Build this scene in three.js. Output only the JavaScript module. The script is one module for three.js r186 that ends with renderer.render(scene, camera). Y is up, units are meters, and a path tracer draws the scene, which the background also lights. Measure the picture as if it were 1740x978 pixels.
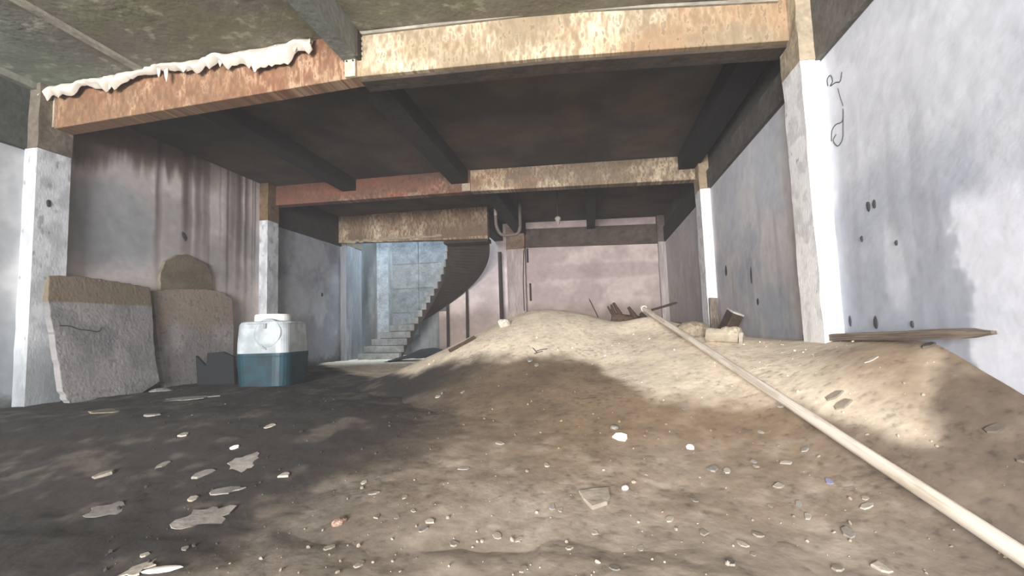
import * as THREE from 'three';
import { mergeGeometries, mergeVertices } from 'three/addons/utils/BufferGeometryUtils.js';
import { RoundedBoxGeometry } from 'three/addons/geometries/RoundedBoxGeometry.js';
import { RectAreaLightUniformsLib } from 'three/addons/lights/RectAreaLightUniformsLib.js';

// ───────────────────────── camera, light, exposure ─────────────────────────
const scene = new THREE.Scene();
const W = 1740, Hh = 978, F = 822.5, CAM_Y = 0.84;
const camera = new THREE.PerspectiveCamera(2 * Math.atan(Hh / 2 / F) * 180 / Math.PI, W / Hh, 0.05, 200);
camera.position.set(0, CAM_Y, 0);
camera.rotation.order = 'YXZ';
camera.rotation.set(0.0835, 0.1592, -0.0328);
camera.updateMatrixWorld();
const renderer = new THREE.WebGLRenderer({ antialias: true });
renderer.toneMapping = THREE.LinearToneMapping;
renderer.toneMappingExposure = 1.0;
renderer.shadowMap.enabled = true;
RectAreaLightUniformsLib.init();
scene.background = new THREE.Color(0xdfe8f2);          // overcast daylight outside the street opening
scene.backgroundIntensity = 1.0;
scene.fog = new THREE.FogExp2(0xf4f2ee, 0.0045);           // dusty air
function areaLight(color, intensity, w, h, pos, target) {
  const l = new THREE.RectAreaLight(color, intensity, w, h);
  l.position.set(...pos); l.lookAt(...target); scene.add(l); return l;
}
// daylight of the wide street opening behind the photographer
areaLight(0xf6f6fc, 96, 7.4, 3.7, [-1.9, 2.0, 12.3], [-1.9, 1.75, -10]).name = 'street_daylight';
// daylight falling down the stair shaft
areaLight(0xcfe6fa, 34, 3.6, 2.0, [-6.2, 7.3, -16.0], [-6.2, 0, -16.0]).name = 'stair_shaft_daylight';

// ───────────────────────── helpers ─────────────────────────
let seed = 1234567;
function rnd() { seed = (seed * 1664525 + 1013904223) >>> 0; return seed / 4294967296; }
const R = (a, b) => a + (b - a) * rnd();
const clamp = (x, a = 0, b = 1) => Math.min(b, Math.max(a, x));
const ss = (a, b, x) => { const t = clamp((x - a) / (b - a)); return t * t * (3 - 2 * t); };
const mix = (a, b, t) => a + (b - a) * t;
const mix3 = (a, b, t) => [mix(a[0], b[0], t), mix(a[1], b[1], t), mix(a[2], b[2], t)];
function hash(x, y, s) {
  let h = Math.imul(x, 374761393) ^ Math.imul(y, 668265263) ^ Math.imul(s, 1442695041);
  h = Math.imul(h ^ (h >>> 13), 1274126177); h ^= h >>> 16;
  return (h >>> 0) / 4294967296;
}
function vn(x, y, s = 0) {
  const xi = Math.floor(x), yi = Math.floor(y); let u = x - xi, v = y - yi;
  u = u * u * (3 - 2 * u); v = v * v * (3 - 2 * v);
  return mix(mix(hash(xi, yi, s), hash(xi + 1, yi, s), u), mix(hash(xi, yi + 1, s), hash(xi + 1, yi + 1, s), u), v);
}
function fbm(x, y, o = 4, s = 0) {
  let a = 0.5, t = 0, n = 0;
  for (let i = 0; i < o; i++) { t += a * vn(x, y, s + i * 17); n += a; a *= 0.5; x = x * 2.03 + 11.3; y = y * 2.03 + 5.7; }
  return t / n;
}
const rgb = (r, g, b) => [r / 255, g / 255, b / 255];
function tex(w, h, fn) {                                // fn(u, v) with v upwards, sRGB out
  const d = new Uint8Array(w * h * 4);
  for (let j = 0; j < h; j++) for (let i = 0; i < w; i++) {
    const c = fn((i + 0.5) / w, (j + 0.5) / h), k = (j * w + i) * 4;
    d[k] = clamp(c[0]) * 255; d[k + 1] = clamp(c[1]) * 255; d[k + 2] = clamp(c[2]) * 255; d[k + 3] = 255;
  }
  const t = new THREE.DataTexture(d, w, h); t.colorSpace = THREE.SRGBColorSpace;
  t.magFilter = THREE.LinearFilter; t.minFilter = THREE.LinearMipmapLinearFilter; t.generateMipmaps = true;
  t.wrapS = t.wrapT = THREE.RepeatWrapping; t.needsUpdate = true; return t;
}
function bump(w, h, fn) { const t = tex(w, h, (u, v) => { const g = fn(u, v); return [g, g, g]; }); t.colorSpace = THREE.NoColorSpace; return t; }
function rep(t, x, y) { const c = t.clone(); c.repeat.set(x, y); c.needsUpdate = true; return c; }
const tile = (fn, p) => (u, v) => {                    // makes a noise tile
  const a = fn(u * p, v * p), b = fn((u - 1) * p, v * p), c = fn(u * p, (v - 1) * p), d = fn((u - 1) * p, (v - 1) * p);
  return mix(mix(a, b, u), mix(c, d, u), v);
};
function mat(o) { return new THREE.MeshStandardMaterial({ roughness: 0.92, metalness: 0, ...o }); }

const taken = new Map();
function numbered(name) { const n = taken.get(name) ?? 0; taken.set(name, n + 1); return n ? name + '_' + String(n).padStart(3, '0') : name; }
function shade(o) { o.traverse((m) => { if (m.isMesh) { m.castShadow = true; m.receiveShadow = true; } }); return o; }
function tag(o, label, category, group, kind) {
  if (label) o.userData.label = label; if (category) o.userData.category = category;
  if (group) o.userData.group = group; if (kind) o.userData.kind = kind; return o;
}
function obj(name, geo, m, parent = scene) {
  if (Array.isArray(geo)) geo = mergeGeometries(geo.map((g) => { g = g.index ? g.toNonIndexed() : g; for (const k of Object.keys(g.attributes)) if (!['position', 'normal', 'uv'].includes(k)) g.deleteAttribute(k); return g; }));
  const o = new THREE.Mesh(geo, m); o.name = parent === scene ? numbered(name) : name; o.castShadow = o.receiveShadow = true; parent.add(o); return o;
}
function thing(name, label, category, pos = [0, 0, 0], turn = 0, group) {
  const o = new THREE.Group(); o.name = numbered(name); o.position.set(...pos); o.rotation.y = turn; scene.add(o);
  return tag(o, label, category, group);
}
function struct(name, geo, m, label) { const o = obj(name, geo, m); o.userData.kind = 'structure'; if (label) o.userData.label = label; return o; }
function box(x0, x1, y0, y1, z0, z1) { const g = new THREE.BoxGeometry(Math.abs(x1 - x0), Math.abs(y1 - y0), Math.abs(z1 - z0)); g.translate((x0 + x1) / 2, (y0 + y1) / 2, (z0 + z1) / 2); return g; }
function metreUV(g, s = 1) {                            // box-projected uv in metres
  g = g.index ? g.toNonIndexed() : g; g.computeVertexNormals();
  const p = g.attributes.position, n = g.attributes.normal, uv = new Float32Array(p.count * 2);
  for (let i = 0; i < p.count; i++) {
    const a = [Math.abs(n.getX(i)), Math.abs(n.getY(i)), Math.abs(n.getZ(i))], x = p.getX(i), y = p.getY(i), z = p.getZ(i);
    if (a[0] >= a[1] && a[0] >= a[2]) { uv[2 * i] = z * s; uv[2 * i + 1] = y * s; }
    else if (a[1] >= a[2]) { uv[2 * i] = x * s; uv[2 * i + 1] = z * s; }
    else { uv[2 * i] = x * s; uv[2 * i + 1] = y * s; }
  }
  g.setAttribute('uv', new THREE.BufferAttribute(uv, 2)); return g;
}
function prism(pts, z0, z1, bevel = 0.008) {            // polygon in x, y pulled along z
  const s = new THREE.Shape(pts.map((p) => new THREE.Vector2(...p)));
  const lo = Math.min(z0, z1), hi = Math.max(z0, z1);
  const g = new THREE.ExtrudeGeometry(s, { depth: hi - lo - 2 * bevel, bevelEnabled: bevel > 0, bevelSize: bevel, bevelThickness: bevel, bevelOffset: -bevel, bevelSegments: 1 });
  g.translate(0, 0, lo + bevel); return g;
}
function rough(g, amp, freq, s = 0) {                   // uneven surface of a cast or broken thing
  g = mergeVertices(g.deleteAttribute('normal').deleteAttribute('uv') && g, 1e-4);
  const p = g.attributes.position;
  for (let i = 0; i < p.count; i++) {
    const x = p.getX(i), y = p.getY(i), z = p.getZ(i);
    p.setXYZ(i, x + amp * (fbm(y * freq + 3, z * freq, 3, s) - 0.5), y + amp * (fbm(x * freq, z * freq + 7, 3, s + 1) - 0.5), z + amp * (fbm(x * freq + 5, y * freq, 3, s + 2) - 0.5));
  }
  g.computeVertexNormals(); return g;
}
// a pixel of the 1740 x 978 survey frame as a ray, and where it meets a plane of the building
const RAY = new THREE.Vector3();
function ray(px, py) { return RAY.clone().set((px - W / 2) / F, -(py - Hh / 2) / F, -1).applyEuler(camera.rotation); }
function atz(px, py, z) { const d = ray(px, py), t = z / d.z; return [d.x * t, CAM_Y + d.y * t, z]; }
function atx(px, py, x) { const d = ray(px, py), t = x / d.x; return [x, CAM_Y + d.y * t, d.z * t]; }

// ───────────────────────── shared textures ─────────────────────────
const fineN = tile((x, y) => fbm(x, y, 5, 3), 24);
const grainB = bump(512, 512, (u, v) => fineN(u, v));
const plasterB = bump(512, 512, (u, v) => 0.6 * fineN(u, v) + 0.4 * tile((x, y) => fbm(x, y, 4, 9), 5)(u, v));

// measured levels of the building (metres)
const XL = -7.94, XR = 2.6, CLX = -7.72, CRX = 2.4, YP = 3.65, ZW = -17.0, ZF = 12.5, CEIL = 4.62;

// ───────────────────────── floor and heap heights ─────────────────────────
function tps(pts) {                                     // thin-plate surface through [x, z, y]
  const n = pts.length, N = n + 3, A = Array.from({ length: N }, () => new Float64Array(N + 1));
  const k = (r2) => (r2 > 1e-9 ? 0.5 * r2 * Math.log(r2) : 0);
  pts.forEach((p, i) => {
    pts.forEach((q, j) => { A[i][j] = k((p[0] - q[0]) ** 2 + (p[1] - q[1]) ** 2); });
    A[i][i] += 0.02; A[i][n] = A[n][i] = 1; A[i][n + 1] = A[n + 1][i] = p[0]; A[i][n + 2] = A[n + 2][i] = p[1]; A[i][N] = p[2];
  });
  for (let c = 0; c < N; c++) {
    let b = c; for (let r = c + 1; r < N; r++) if (Math.abs(A[r][c]) > Math.abs(A[b][c])) b = r;
    [A[c], A[b]] = [A[b], A[c]];
    for (let r = 0; r < N; r++) if (r !== c) { const f = A[r][c] / A[c][c]; if (f) for (let q = c; q <= N; q++) A[r][q] -= f * A[c][q]; }
  }
  const w = A.map((r, i) => r[N] / r[i]);
  return (x, z) => { let s = w[n] + w[n + 1] * x + w[n + 2] * z; for (let i = 0; i < n; i++) s += w[i] * k((x - pts[i][0]) ** 2 + (z - pts[i][1]) ** 2); return s; };
}
const fromPix = (px, py, z) => { const p = atz(px, py, z); return [p[0], p[2], p[1]]; };
const heapPts = [
  fromPix(700, 628, -9.4), fromPix(735, 610, -9.2), fromPix(770, 593, -9.0), fromPix(810, 572, -8.9), fromPix(850, 552, -8.8), fromPix(885, 534, -8.7), fromPix(905, 526, -8.6),
  fromPix(950, 526, -8.5), fromPix(1000, 534, -8.4), fromPix(1040, 546, -8.3), fromPix(1100, 555, -8.2), fromPix(1160, 568, -8.2), fromPix(1210, 582, -8.4),
  [2.6, -9.46, 0.42], [2.6, -11, 0.55], [2.6, -8, 0.46], [2.6, -6.4, 0.59], [2.6, -5.4, 0.63], [2.6, -4.6, 0.66], [2.6, -4.15, 0.6], [2.6, -3.8, 0.46], [2.6, -3.48, 0.33], [2.6, -3.0, 0.12], [2.6, -2.4, -0.1], [2.6, -1, -0.34],
  [2.1, -4.4, 0.46], [1.9, -5.6, 0.48], [1.09, -6.8, 0.67], [1.2, -6.1, 0.53], [1.3, -5.4, 0.36], [1.42, -4.7, 0.2], [1.54, -4.0, 0.03], [1.66, -3.3, -0.13], [1.78, -2.7, -0.27], [0.98, -7.4, 0.82], [0.9, -7.9, 0.97],
  [-1.0, -4.0, -0.16], [-1.2, -5.2, 0.08], [-1.3, -6.2, 0.36], [-1.3, -7.3, 0.8], [0.2, -6.2, 0.36], [0.3, -4.9, 0.12], [0.6, -7.4, 0.72],
  [-2.6, -6.4, 0.06], [-2.7, -7.6, 0.38], [-2.6, -4.6, -0.2], [-3.8, -6.4, -0.14], [-4.3, -8.2, -0.12], [-3.8, -9.0, 0.02],
  [-1.0, -10.0, 0.95], [0.5, -10.0, 0.75], [-1, -12, 0.55], [0.8, -12.5, 0.5], [-2.6, -10.2, 0.5], [-3.6, -10.4, 0.05], [-2.4, -12.5, 0.3], [-4.2, -12, -0.35], [-1, -15, 0.2], [1.5, -15, 0.3], [-3.6, -15, -0.2],
  [-1, -2.4, -0.36], [1, -2.2, -0.36], [-3, -2.6, -0.42], [-5, -4, -0.5], [-6, -8, -0.5], [0, 0.5, -0.7], [-6, -12, -0.7],
];
const heapRaw = tps(heapPts);
const floorRaw = (x, z) => -0.34 * ss(-5.2, -2.6, z) * ss(-8.4, -5, x) - 0.1 * ss(-2.6, -1, z) + 0.05 * (fbm(x * 0.6, z * 0.6, 3, 71) - 0.5);
const lumps = (x, z) => 0.05 * (fbm(x * 1.0, z * 1.0, 3, 40) - 0.5) + 0.014 * (fbm(x * 5, z * 5, 3, 41) - 0.5);
const floorH = (x, z) => floorRaw(x, z) + 0.035 * (fbm(x * 4, z * 4, 3, 42) - 0.5);
const heapH = (x, z) => heapRaw(x, z) + lumps(x, z);
const groundH = (x, z) => Math.max(floorH(x, z), heapH(x, z));
function hit(px, py) {                                  // where a survey ray first meets the ground
  const d = ray(px, py); let t = 0.6, last = t;
  for (; t < 26; t += 0.02) { if (CAM_Y + d.y * t < groundH(d.x * t, d.z * t)) break; last = t; }
  let a = last, b = t; for (let i = 0; i < 14; i++) { const m = (a + b) / 2; if (CAM_Y + d.y * m < groundH(d.x * m, d.z * m)) b = m; else a = m; }
  return { x: d.x * b, z: d.z * b, y: groundH(d.x * b, d.z * b), t: b * d.length() };
}
// edge between the pale and the darker ground, walked on the heap from surveyed points
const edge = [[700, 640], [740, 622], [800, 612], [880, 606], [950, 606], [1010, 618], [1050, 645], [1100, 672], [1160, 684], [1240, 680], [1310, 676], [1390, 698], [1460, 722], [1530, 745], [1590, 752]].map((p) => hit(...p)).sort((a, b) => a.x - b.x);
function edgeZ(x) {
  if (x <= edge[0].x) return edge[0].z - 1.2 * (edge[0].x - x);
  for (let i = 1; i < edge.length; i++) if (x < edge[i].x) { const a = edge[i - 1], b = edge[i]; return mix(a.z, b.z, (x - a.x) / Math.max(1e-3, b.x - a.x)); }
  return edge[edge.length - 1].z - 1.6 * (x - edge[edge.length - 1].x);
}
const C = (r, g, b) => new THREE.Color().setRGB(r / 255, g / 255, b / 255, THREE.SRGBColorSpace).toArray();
const SAND = C(231, 216, 191), SOIL = C(134, 114, 89), SOILGREY = C(158, 145, 129), BLACK = C(50, 45, 39), BROWN = C(148, 127, 103), SOILDARK = C(86, 74, 63);
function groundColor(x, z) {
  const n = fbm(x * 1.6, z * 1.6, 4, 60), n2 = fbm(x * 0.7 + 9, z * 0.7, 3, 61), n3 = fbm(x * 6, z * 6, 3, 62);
  // near-black towards the left, right grey-brown trodden soil
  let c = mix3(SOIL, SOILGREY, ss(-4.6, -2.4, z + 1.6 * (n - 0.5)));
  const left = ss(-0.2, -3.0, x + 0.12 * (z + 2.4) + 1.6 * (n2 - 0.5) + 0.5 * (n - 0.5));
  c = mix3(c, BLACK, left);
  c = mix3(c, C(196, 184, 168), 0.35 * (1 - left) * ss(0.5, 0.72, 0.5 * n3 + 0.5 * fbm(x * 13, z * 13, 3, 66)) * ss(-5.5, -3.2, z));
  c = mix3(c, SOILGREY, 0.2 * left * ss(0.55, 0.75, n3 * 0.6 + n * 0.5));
  c = mix3(c, SOILDARK, 0.7 * ss(1.0, 2.2, x + 0.5 * (n - 0.5)) * ss(-4.4, -3.4, z));  // darker towards the near right corner
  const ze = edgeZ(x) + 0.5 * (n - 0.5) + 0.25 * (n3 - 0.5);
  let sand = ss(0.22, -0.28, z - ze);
  c = mix3(c, SAND, sand);  // paler colour on the far side of the edge line
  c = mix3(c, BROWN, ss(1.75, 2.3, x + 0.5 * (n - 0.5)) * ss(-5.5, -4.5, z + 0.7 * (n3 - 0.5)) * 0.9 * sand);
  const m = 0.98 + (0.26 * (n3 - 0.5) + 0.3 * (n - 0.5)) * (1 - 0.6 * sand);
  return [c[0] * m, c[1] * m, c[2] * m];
}
const soilT = tex(1024, 1024, (() => {
  const a = tile((x, y) => fbm(x, y, 5, 21), 40), b = tile((x, y) => fbm(x, y, 4, 22), 9);
  return (u, v) => {
    const q = a(u, v), p = b(u, v); let g = 0.95 + 0.3 * (q - 0.5) + 0.24 * (p - 0.5);
    const fleck = ss(0.62, 0.74, q); g += 0.07 * fleck; g -= 0.08 * ss(0.4, 0.3, q);
    return [g, g * 0.99, g * 0.975];
  };
})());
const soilB = bump(1024, 1024, (() => { const a = tile((x, y) => fbm(x, y, 5, 21), 40), b = tile((x, y) => fbm(x, y, 4, 22), 9); return (u, v) => 0.6 * a(u, v) + 0.4 * b(u, v); })());
const soilM = mat({ map: rep(soilT, 0.6, 0.6), bumpMap: rep(soilB, 0.6, 0.6), bumpScale: 0.008, vertexColors: true, roughness: 0.95 });
function terrain(hf, x0, x1, z0, z1, keep) {
  const pos = [], col = [], uv = [], idx = [], xs = [], zs = [];
  for (let x = x0; x < x1 - 1e-6; x += 0.045) xs.push(x); xs.push(x1);
  for (let z = z0; z > z1 + 1e-6;) { zs.push(z); z -= z > -5 ? (z > 0 ? 0.3 : 0.03) : 0.06; } zs.push(z1);
  const ok = [];
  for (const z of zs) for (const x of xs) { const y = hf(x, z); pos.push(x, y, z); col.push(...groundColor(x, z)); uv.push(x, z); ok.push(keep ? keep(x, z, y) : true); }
  const n = xs.length;
  for (let j = 0; j < zs.length - 1; j++) for (let i = 0; i < n - 1; i++) {
    const a = j * n + i, b = a + 1, c = a + n, d = c + 1;
    if (ok[a] || ok[b] || ok[c] || ok[d]) idx.push(a, b, c, b, d, c);
  }
  const g = new THREE.BufferGeometry();
  g.setAttribute('position', new THREE.Float32BufferAttribute(pos, 3)); g.setAttribute('color', new THREE.Float32BufferAttribute(col, 3)); g.setAttribute('uv', new THREE.Float32BufferAttribute(uv, 2));
  g.setIndex(idx); g.computeVertexNormals(); return g;
}
struct('floor', terrain(floorH, XL - 0.15, XR + 0.15, ZF + 0.1, ZW - 0.15), soilM, 'dark earth floor strewn with litter in front of the leaning slabs');
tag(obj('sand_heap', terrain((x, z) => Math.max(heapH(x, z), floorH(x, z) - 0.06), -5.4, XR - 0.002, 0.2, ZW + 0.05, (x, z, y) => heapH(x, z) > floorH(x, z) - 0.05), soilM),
  'large heap of pale sand and brown soil filling the right side of the floor', 'sand heap', null, 'stuff');

// ───────────────────────── walls, ceiling ─────────────────────────
const blot = (x, y, cx, cy, rx, ry, n, k = 0.6) => ss(1, 0.55, Math.hypot((x - cx) / rx, (y - cy) / ry) + k * (n - 0.5) * 2);
// right wall: u runs from the far end to the near end
const RZ0 = ZW, RZ1 = ZF, WH0 = -0.7, WH1 = 4.9;
const rightT = tex(2048, 512, (u, v) => {
  const z = mix(RZ0, RZ1, u), y = mix(WH0, WH1, v), n = fbm(z * 1.1, y * 1.1, 5, 100), s = fbm(z * 5, y * 0.7, 4, 101), f = fbm(z * 9, y * 9, 3, 102);
  let c = mix3(rgb(206, 208, 213), rgb(222, 214, 210), ss(-5.6, -6.4, z));
  c = mix3(c, rgb(160, 166, 176), ss(0.4, 0.68, n) * 0.75);
  c = mix3(c, rgb(230, 232, 236), 0.65 * ss(1.7, 3.1, y + 1.3 * (n - 0.5)));  // paler towards the top of the wall
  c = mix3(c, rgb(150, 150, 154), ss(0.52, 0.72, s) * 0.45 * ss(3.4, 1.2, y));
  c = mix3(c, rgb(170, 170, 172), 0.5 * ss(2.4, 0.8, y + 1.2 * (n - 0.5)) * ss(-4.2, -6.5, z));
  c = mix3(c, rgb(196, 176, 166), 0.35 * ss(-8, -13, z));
  c = mix3(c, rgb(150, 156, 166), 0.6 * ss(2.0, 1.0, y + 1.0 * (n - 0.5)) * ss(-6, -5.4, z));  // greyer towards the bottom of the near bay
  c = mix3(c, rgb(208, 212, 218), 0.7 * blot(z, y, -4.45, 1.25, 0.2, 0.5, n, 0.4));
  c = mix3(c, rgb(222, 224, 230), ss(-3.78, -3.66, z + 0.22 * (f - 0.5) + 0.2 * (n - 0.5)) * ss(1.9, 1.6, y + 0.8 * (n - 0.5)));   // fresh limewash patch
  if (y > YP - 0.02) c = mix3(rgb(96, 92, 84), rgb(70, 66, 60), n);
  const g = 1 + 0.1 * (f - 0.5); return [c[0] * g, c[1] * g, c[2] * g];
});
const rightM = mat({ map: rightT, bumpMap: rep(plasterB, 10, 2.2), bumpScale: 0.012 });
struct('wall_right', box(XR, XR + 0.3, WH0, WH1, ZW - 0.3, ZF), rightM, 'whitewashed plaster wall with grey stains along the right side, paler towards the top');
// left wall
const drips = []; for (let i = 0; i < 34; i++) drips.push([R(-7.4, -11.0), R(0.03, 0.12), R(1.0, 3.4), R(0.35, 0.95)]);
const leftT = tex(2048, 512, (u, v) => {
  const z = mix(ZF, -15.57, u), y = mix(WH0, WH1, v), n = fbm(z * 1.2, y * 1.2, 5, 120), f = fbm(z * 8, y * 8, 3, 121), s = fbm(z * 6, y * 0.5, 4, 122);
  let c = mix3(rgb(206, 206, 204), rgb(164, 166, 166), ss(0.36, 0.66, n));
  if (z < -5.9 && z > -11.05) {                         // middle bay, drip stains
    c = mix3(rgb(204, 194, 188), rgb(168, 162, 158), ss(0.34, 0.64, n));
    c = mix3(c, rgb(140, 146, 148), 0.6 * blot(z, y, -6.9, 2.75, 1.2, 1.0, n));
    c = mix3(c, rgb(216, 204, 194), 0.6 * ss(2.4, 1.7, y + 0.9 * (n - 0.5)));
    for (const [dz, w, len, a] of drips) { const q = Math.abs(z - dz + 0.04 * (vn(y * 3, dz, 5) - 0.5)) / w; if (q < 1) c = mix3(c, rgb(92, 82, 76), 0.6 * a * (1 - q * q) * ss(4.3 - len, 4.5 - len * 0.5, y)); }
    c = mix3(c, rgb(84, 70, 60), 0.8 * ss(3.85, 4.3, y + 0.7 * (s - 0.5) + 0.25 * ss(-8.5, -6.2, z)) * ss(-9.9, -8.2, z));
  } else if (z <= -11.05) {
    c = mix3(rgb(160, 162, 166), rgb(128, 130, 136), ss(0.35, 0.65, n));
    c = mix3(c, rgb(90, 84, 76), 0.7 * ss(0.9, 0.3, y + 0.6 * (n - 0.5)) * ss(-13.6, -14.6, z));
    if (y > YP + 0.04) c = rgb(62, 58, 52);
  } else {
    if (y > YP - 0.02) c = mix3(rgb(70, 74, 66), rgb(50, 50, 44), n);
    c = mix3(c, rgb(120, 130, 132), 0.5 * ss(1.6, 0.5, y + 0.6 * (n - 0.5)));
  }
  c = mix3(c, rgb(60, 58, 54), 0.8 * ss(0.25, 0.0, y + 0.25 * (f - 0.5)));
  const g = 1 + 0.12 * (f - 0.5); return [c[0] * g, c[1] * g, c[2] * g];
});
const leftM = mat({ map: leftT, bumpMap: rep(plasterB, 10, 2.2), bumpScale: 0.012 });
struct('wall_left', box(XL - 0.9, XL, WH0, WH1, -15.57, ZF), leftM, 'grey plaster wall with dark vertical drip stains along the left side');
// back wall
const backT = tex(1024, 512, (u, v) => {
  const x = mix(-9, XR + 0.3, u), y = mix(WH0, WH1, v), n = fbm(x * 1.1, y * 1.1, 5, 140), f = fbm(x * 8, y * 8, 3, 141), s = fbm(x * 3, y * 0.5, 4, 142);
  let c = mix3(rgb(214, 196, 186), rgb(186, 168, 160), ss(0.36, 0.64, n));
  c = mix3(c, rgb(168, 150, 144), 0.5 * blot(x, y, 0.2, 2.75, 3.4, 0.32, n, 0.4));
  c = mix3(c, rgb(140, 124, 112), 0.6 * ss(1.75, 1.25, y + 0.5 * (s - 0.5)));
  if (x < -5.45) c = mix3(rgb(150, 152, 150), rgb(112, 112, 108), ss(0.35, 0.65, s));
  const g = 1 + 0.12 * (f - 0.5); return [c[0] * g, c[1] * g, c[2] * g];
});
const backM = mat({ map: backT, bumpMap: rep(plasterB, 5, 2.2), bumpScale: 0.012 });
struct('wall_back', box(-9, XR + 0.3, WH0, WH1, ZW - 0.3, ZW), backM, 'pinkish beige plaster wall closing the far end behind the sand');
const concT = tex(512, 512, (() => { const a = tile((x, y) => fbm(x, y, 5, 31), 10), b = tile((x, y) => fbm(x, y, 4, 32), 40); return (u, v) => { const g = 0.82 + 0.5 * (a(u, v) - 0.5) + 0.3 * (b(u, v) - 0.5); return [g, g, g]; }; })());
const conc = (color, o = {}) => mat({ color, map: rep(concT, 0.5, 0.5), bumpMap: rep(grainB, 0.7, 0.7), bumpScale: 0.01, ...o });
const shaftM = conc(0x9aa2a4);
struct('wall_stairwell', [box(-9.2, -8.7, WH0, 7.6, ZW - 0.3, -15.5), box(-9.2, XR + 0.3, WH1, 7.6, ZW - 0.5, ZW - 0.1), box(-3.1, -2.8, 4.9, 7.6, ZW, -14.4), box(-9.2, -2.8, 4.95, 7.6, -14.5, -14.2), box(-9.2, -2.8, 7.6, 7.8, ZW - 0.3, -14.2)].map((g) => metreUV(g)), shaftM, 'bare concrete shaft rising above the curved stairs');
// front wall with the street opening (behind the photographer)
const frontM = conc(0xb8b4ac);
struct('wall_front', [box(XL - 0.9, -5.8, WH0, WH1, ZF, ZF + 0.3), box(2.0, XR + 0.3, WH0, WH1, ZF, ZF + 0.3), box(-5.8, 2.0, 3.95, WH1, ZF, ZF + 0.3)].map((g) => metreUV(g)), frontM, 'front wall around the wide street opening');
// ceilings
const greenT = tex(1024, 1024, (u, v) => {
  const x = mix(XL, XR, u), z = mix(-6, 5, v), n = fbm(x * 0.8, z * 0.8, 5, 160), f = fbm(x * 7, z * 7, 4, 161), m = fbm(x * 1.7 + 4, z * 1.7, 4, 162);
  let c = mix3(rgb(112, 104, 88), rgb(126, 122, 104), ss(0.36, 0.64, n));
  c = mix3(c, rgb(112, 114, 80), 0.6 * ss(0.46, 0.7, m));
  c = mix3(c, rgb(120, 136, 128), 0.5 * ss(-5.6, -7.4, x));
  c = mix3(c, rgb(176, 172, 150), 0.4 * ss(0.66, 0.76, f));
  const g = 1 + 0.22 * (f - 0.5); return [c[0] * g, c[1] * g, c[2] * g];
});
function slab(pts, z0, z1) { const n = pts.length; return prism([...pts, [pts[n - 1][0], 5.3], [pts[0][0], 5.3]], z0, z1, 0); }
{
  const g = slab([[XL - 0.2, 4.6], [-2.9, 4.86], [XR + 0.2, 4.56]], -6.0, ZF + 0.3), p = g.attributes.position, uv = g.attributes.uv;
  for (let i = 0; i < p.count; i++) uv.setXY(i, (p.getX(i) - XL) / (XR - XL), (p.getZ(i) + 6) / 11);
  struct('ceiling', g, mat({ map: greenT, bumpMap: rep(plasterB, 8, 8), bumpScale: 0.02 }), 'mossy green concrete ceiling slab above the front bay');
}
const ceilDarkT = tex(512, 512, (() => { const a = tile((x, y) => fbm(x, y, 5, 171), 5), b = tile((x, y) => fbm(x, y, 4, 172), 22), d = tile((x, y) => fbm(x, y, 3, 173), 3); return (u, v) => { let c = mix3(rgb(92, 82, 70), rgb(62, 58, 52), ss(0.35, 0.65, a(u, v))); c = mix3(c, rgb(96, 70, 50), 0.5 * ss(0.5, 0.68, d(u, v))); c = mix3(c, rgb(76, 80, 76), 0.5 * ss(0.5, 0.35, d(u, v))); const g = 1 + 0.3 * (b(u, v) - 0.5); return [c[0] * g, c[1] * g, c[2] * g]; }; })());
const ceilDarkM = mat({ map: rep(ceilDarkT, 0.2, 0.2), bumpMap: rep(grainB, 0.5, 0.5), bumpScale: 0.01 });  // mottled dark brown for the middle and far ceilings
const midTop = [[XL - 0.2, 4.62], [-2.7, 4.62], [XR + 0.2, 4.5]];
struct('ceiling', metreUV(slab(midTop, -11.0, -6.0)), ceilDarkM, 'dark brown concrete ceiling of the middle bay');
struct('ceiling', [metreUV(slab(midTop, -14.4, -11.0)), metreUV(slab([[-3.1, 4.62], [-2.7, 4.62], [XR + 0.2, 4.5]], ZW - 0.2, -14.4))], ceilDarkM, 'dark concrete ceiling of the far bay beside the stair opening');
// ring beams along the walls
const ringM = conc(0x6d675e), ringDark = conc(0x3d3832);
function ring(z0, z1, side, y0, y1, m, label) { const x = side < 0 ? [XL - 0.05, XL + 0.05] : [XR - 0.05, XR + 0.05]; return tag(obj('wall_beam', metreUV(rough(box(...x, y0, y1, z0, z1), 0.01, 3)), m), label, 'beam'); }
ring(-5.6, 6.0, -1, YP, 4.6, conc(0x55594f), 'greenish dark concrete beam along the top of the left wall, nearest bay');
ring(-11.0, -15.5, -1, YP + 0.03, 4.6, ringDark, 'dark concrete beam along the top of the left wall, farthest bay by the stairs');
ring(-5.98, 6.0, 1, YP, 4.5, conc(0x7c776c), 'grey concrete beam above the bright whitewashed wall, nearest bay on the right');
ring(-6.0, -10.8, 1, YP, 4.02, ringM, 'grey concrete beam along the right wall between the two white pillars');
ring(-11.0, -16.9, 1, YP - 0.05, 4.1, ringDark, 'dark concrete beam along the right wall beyond the far white pillar');

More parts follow.
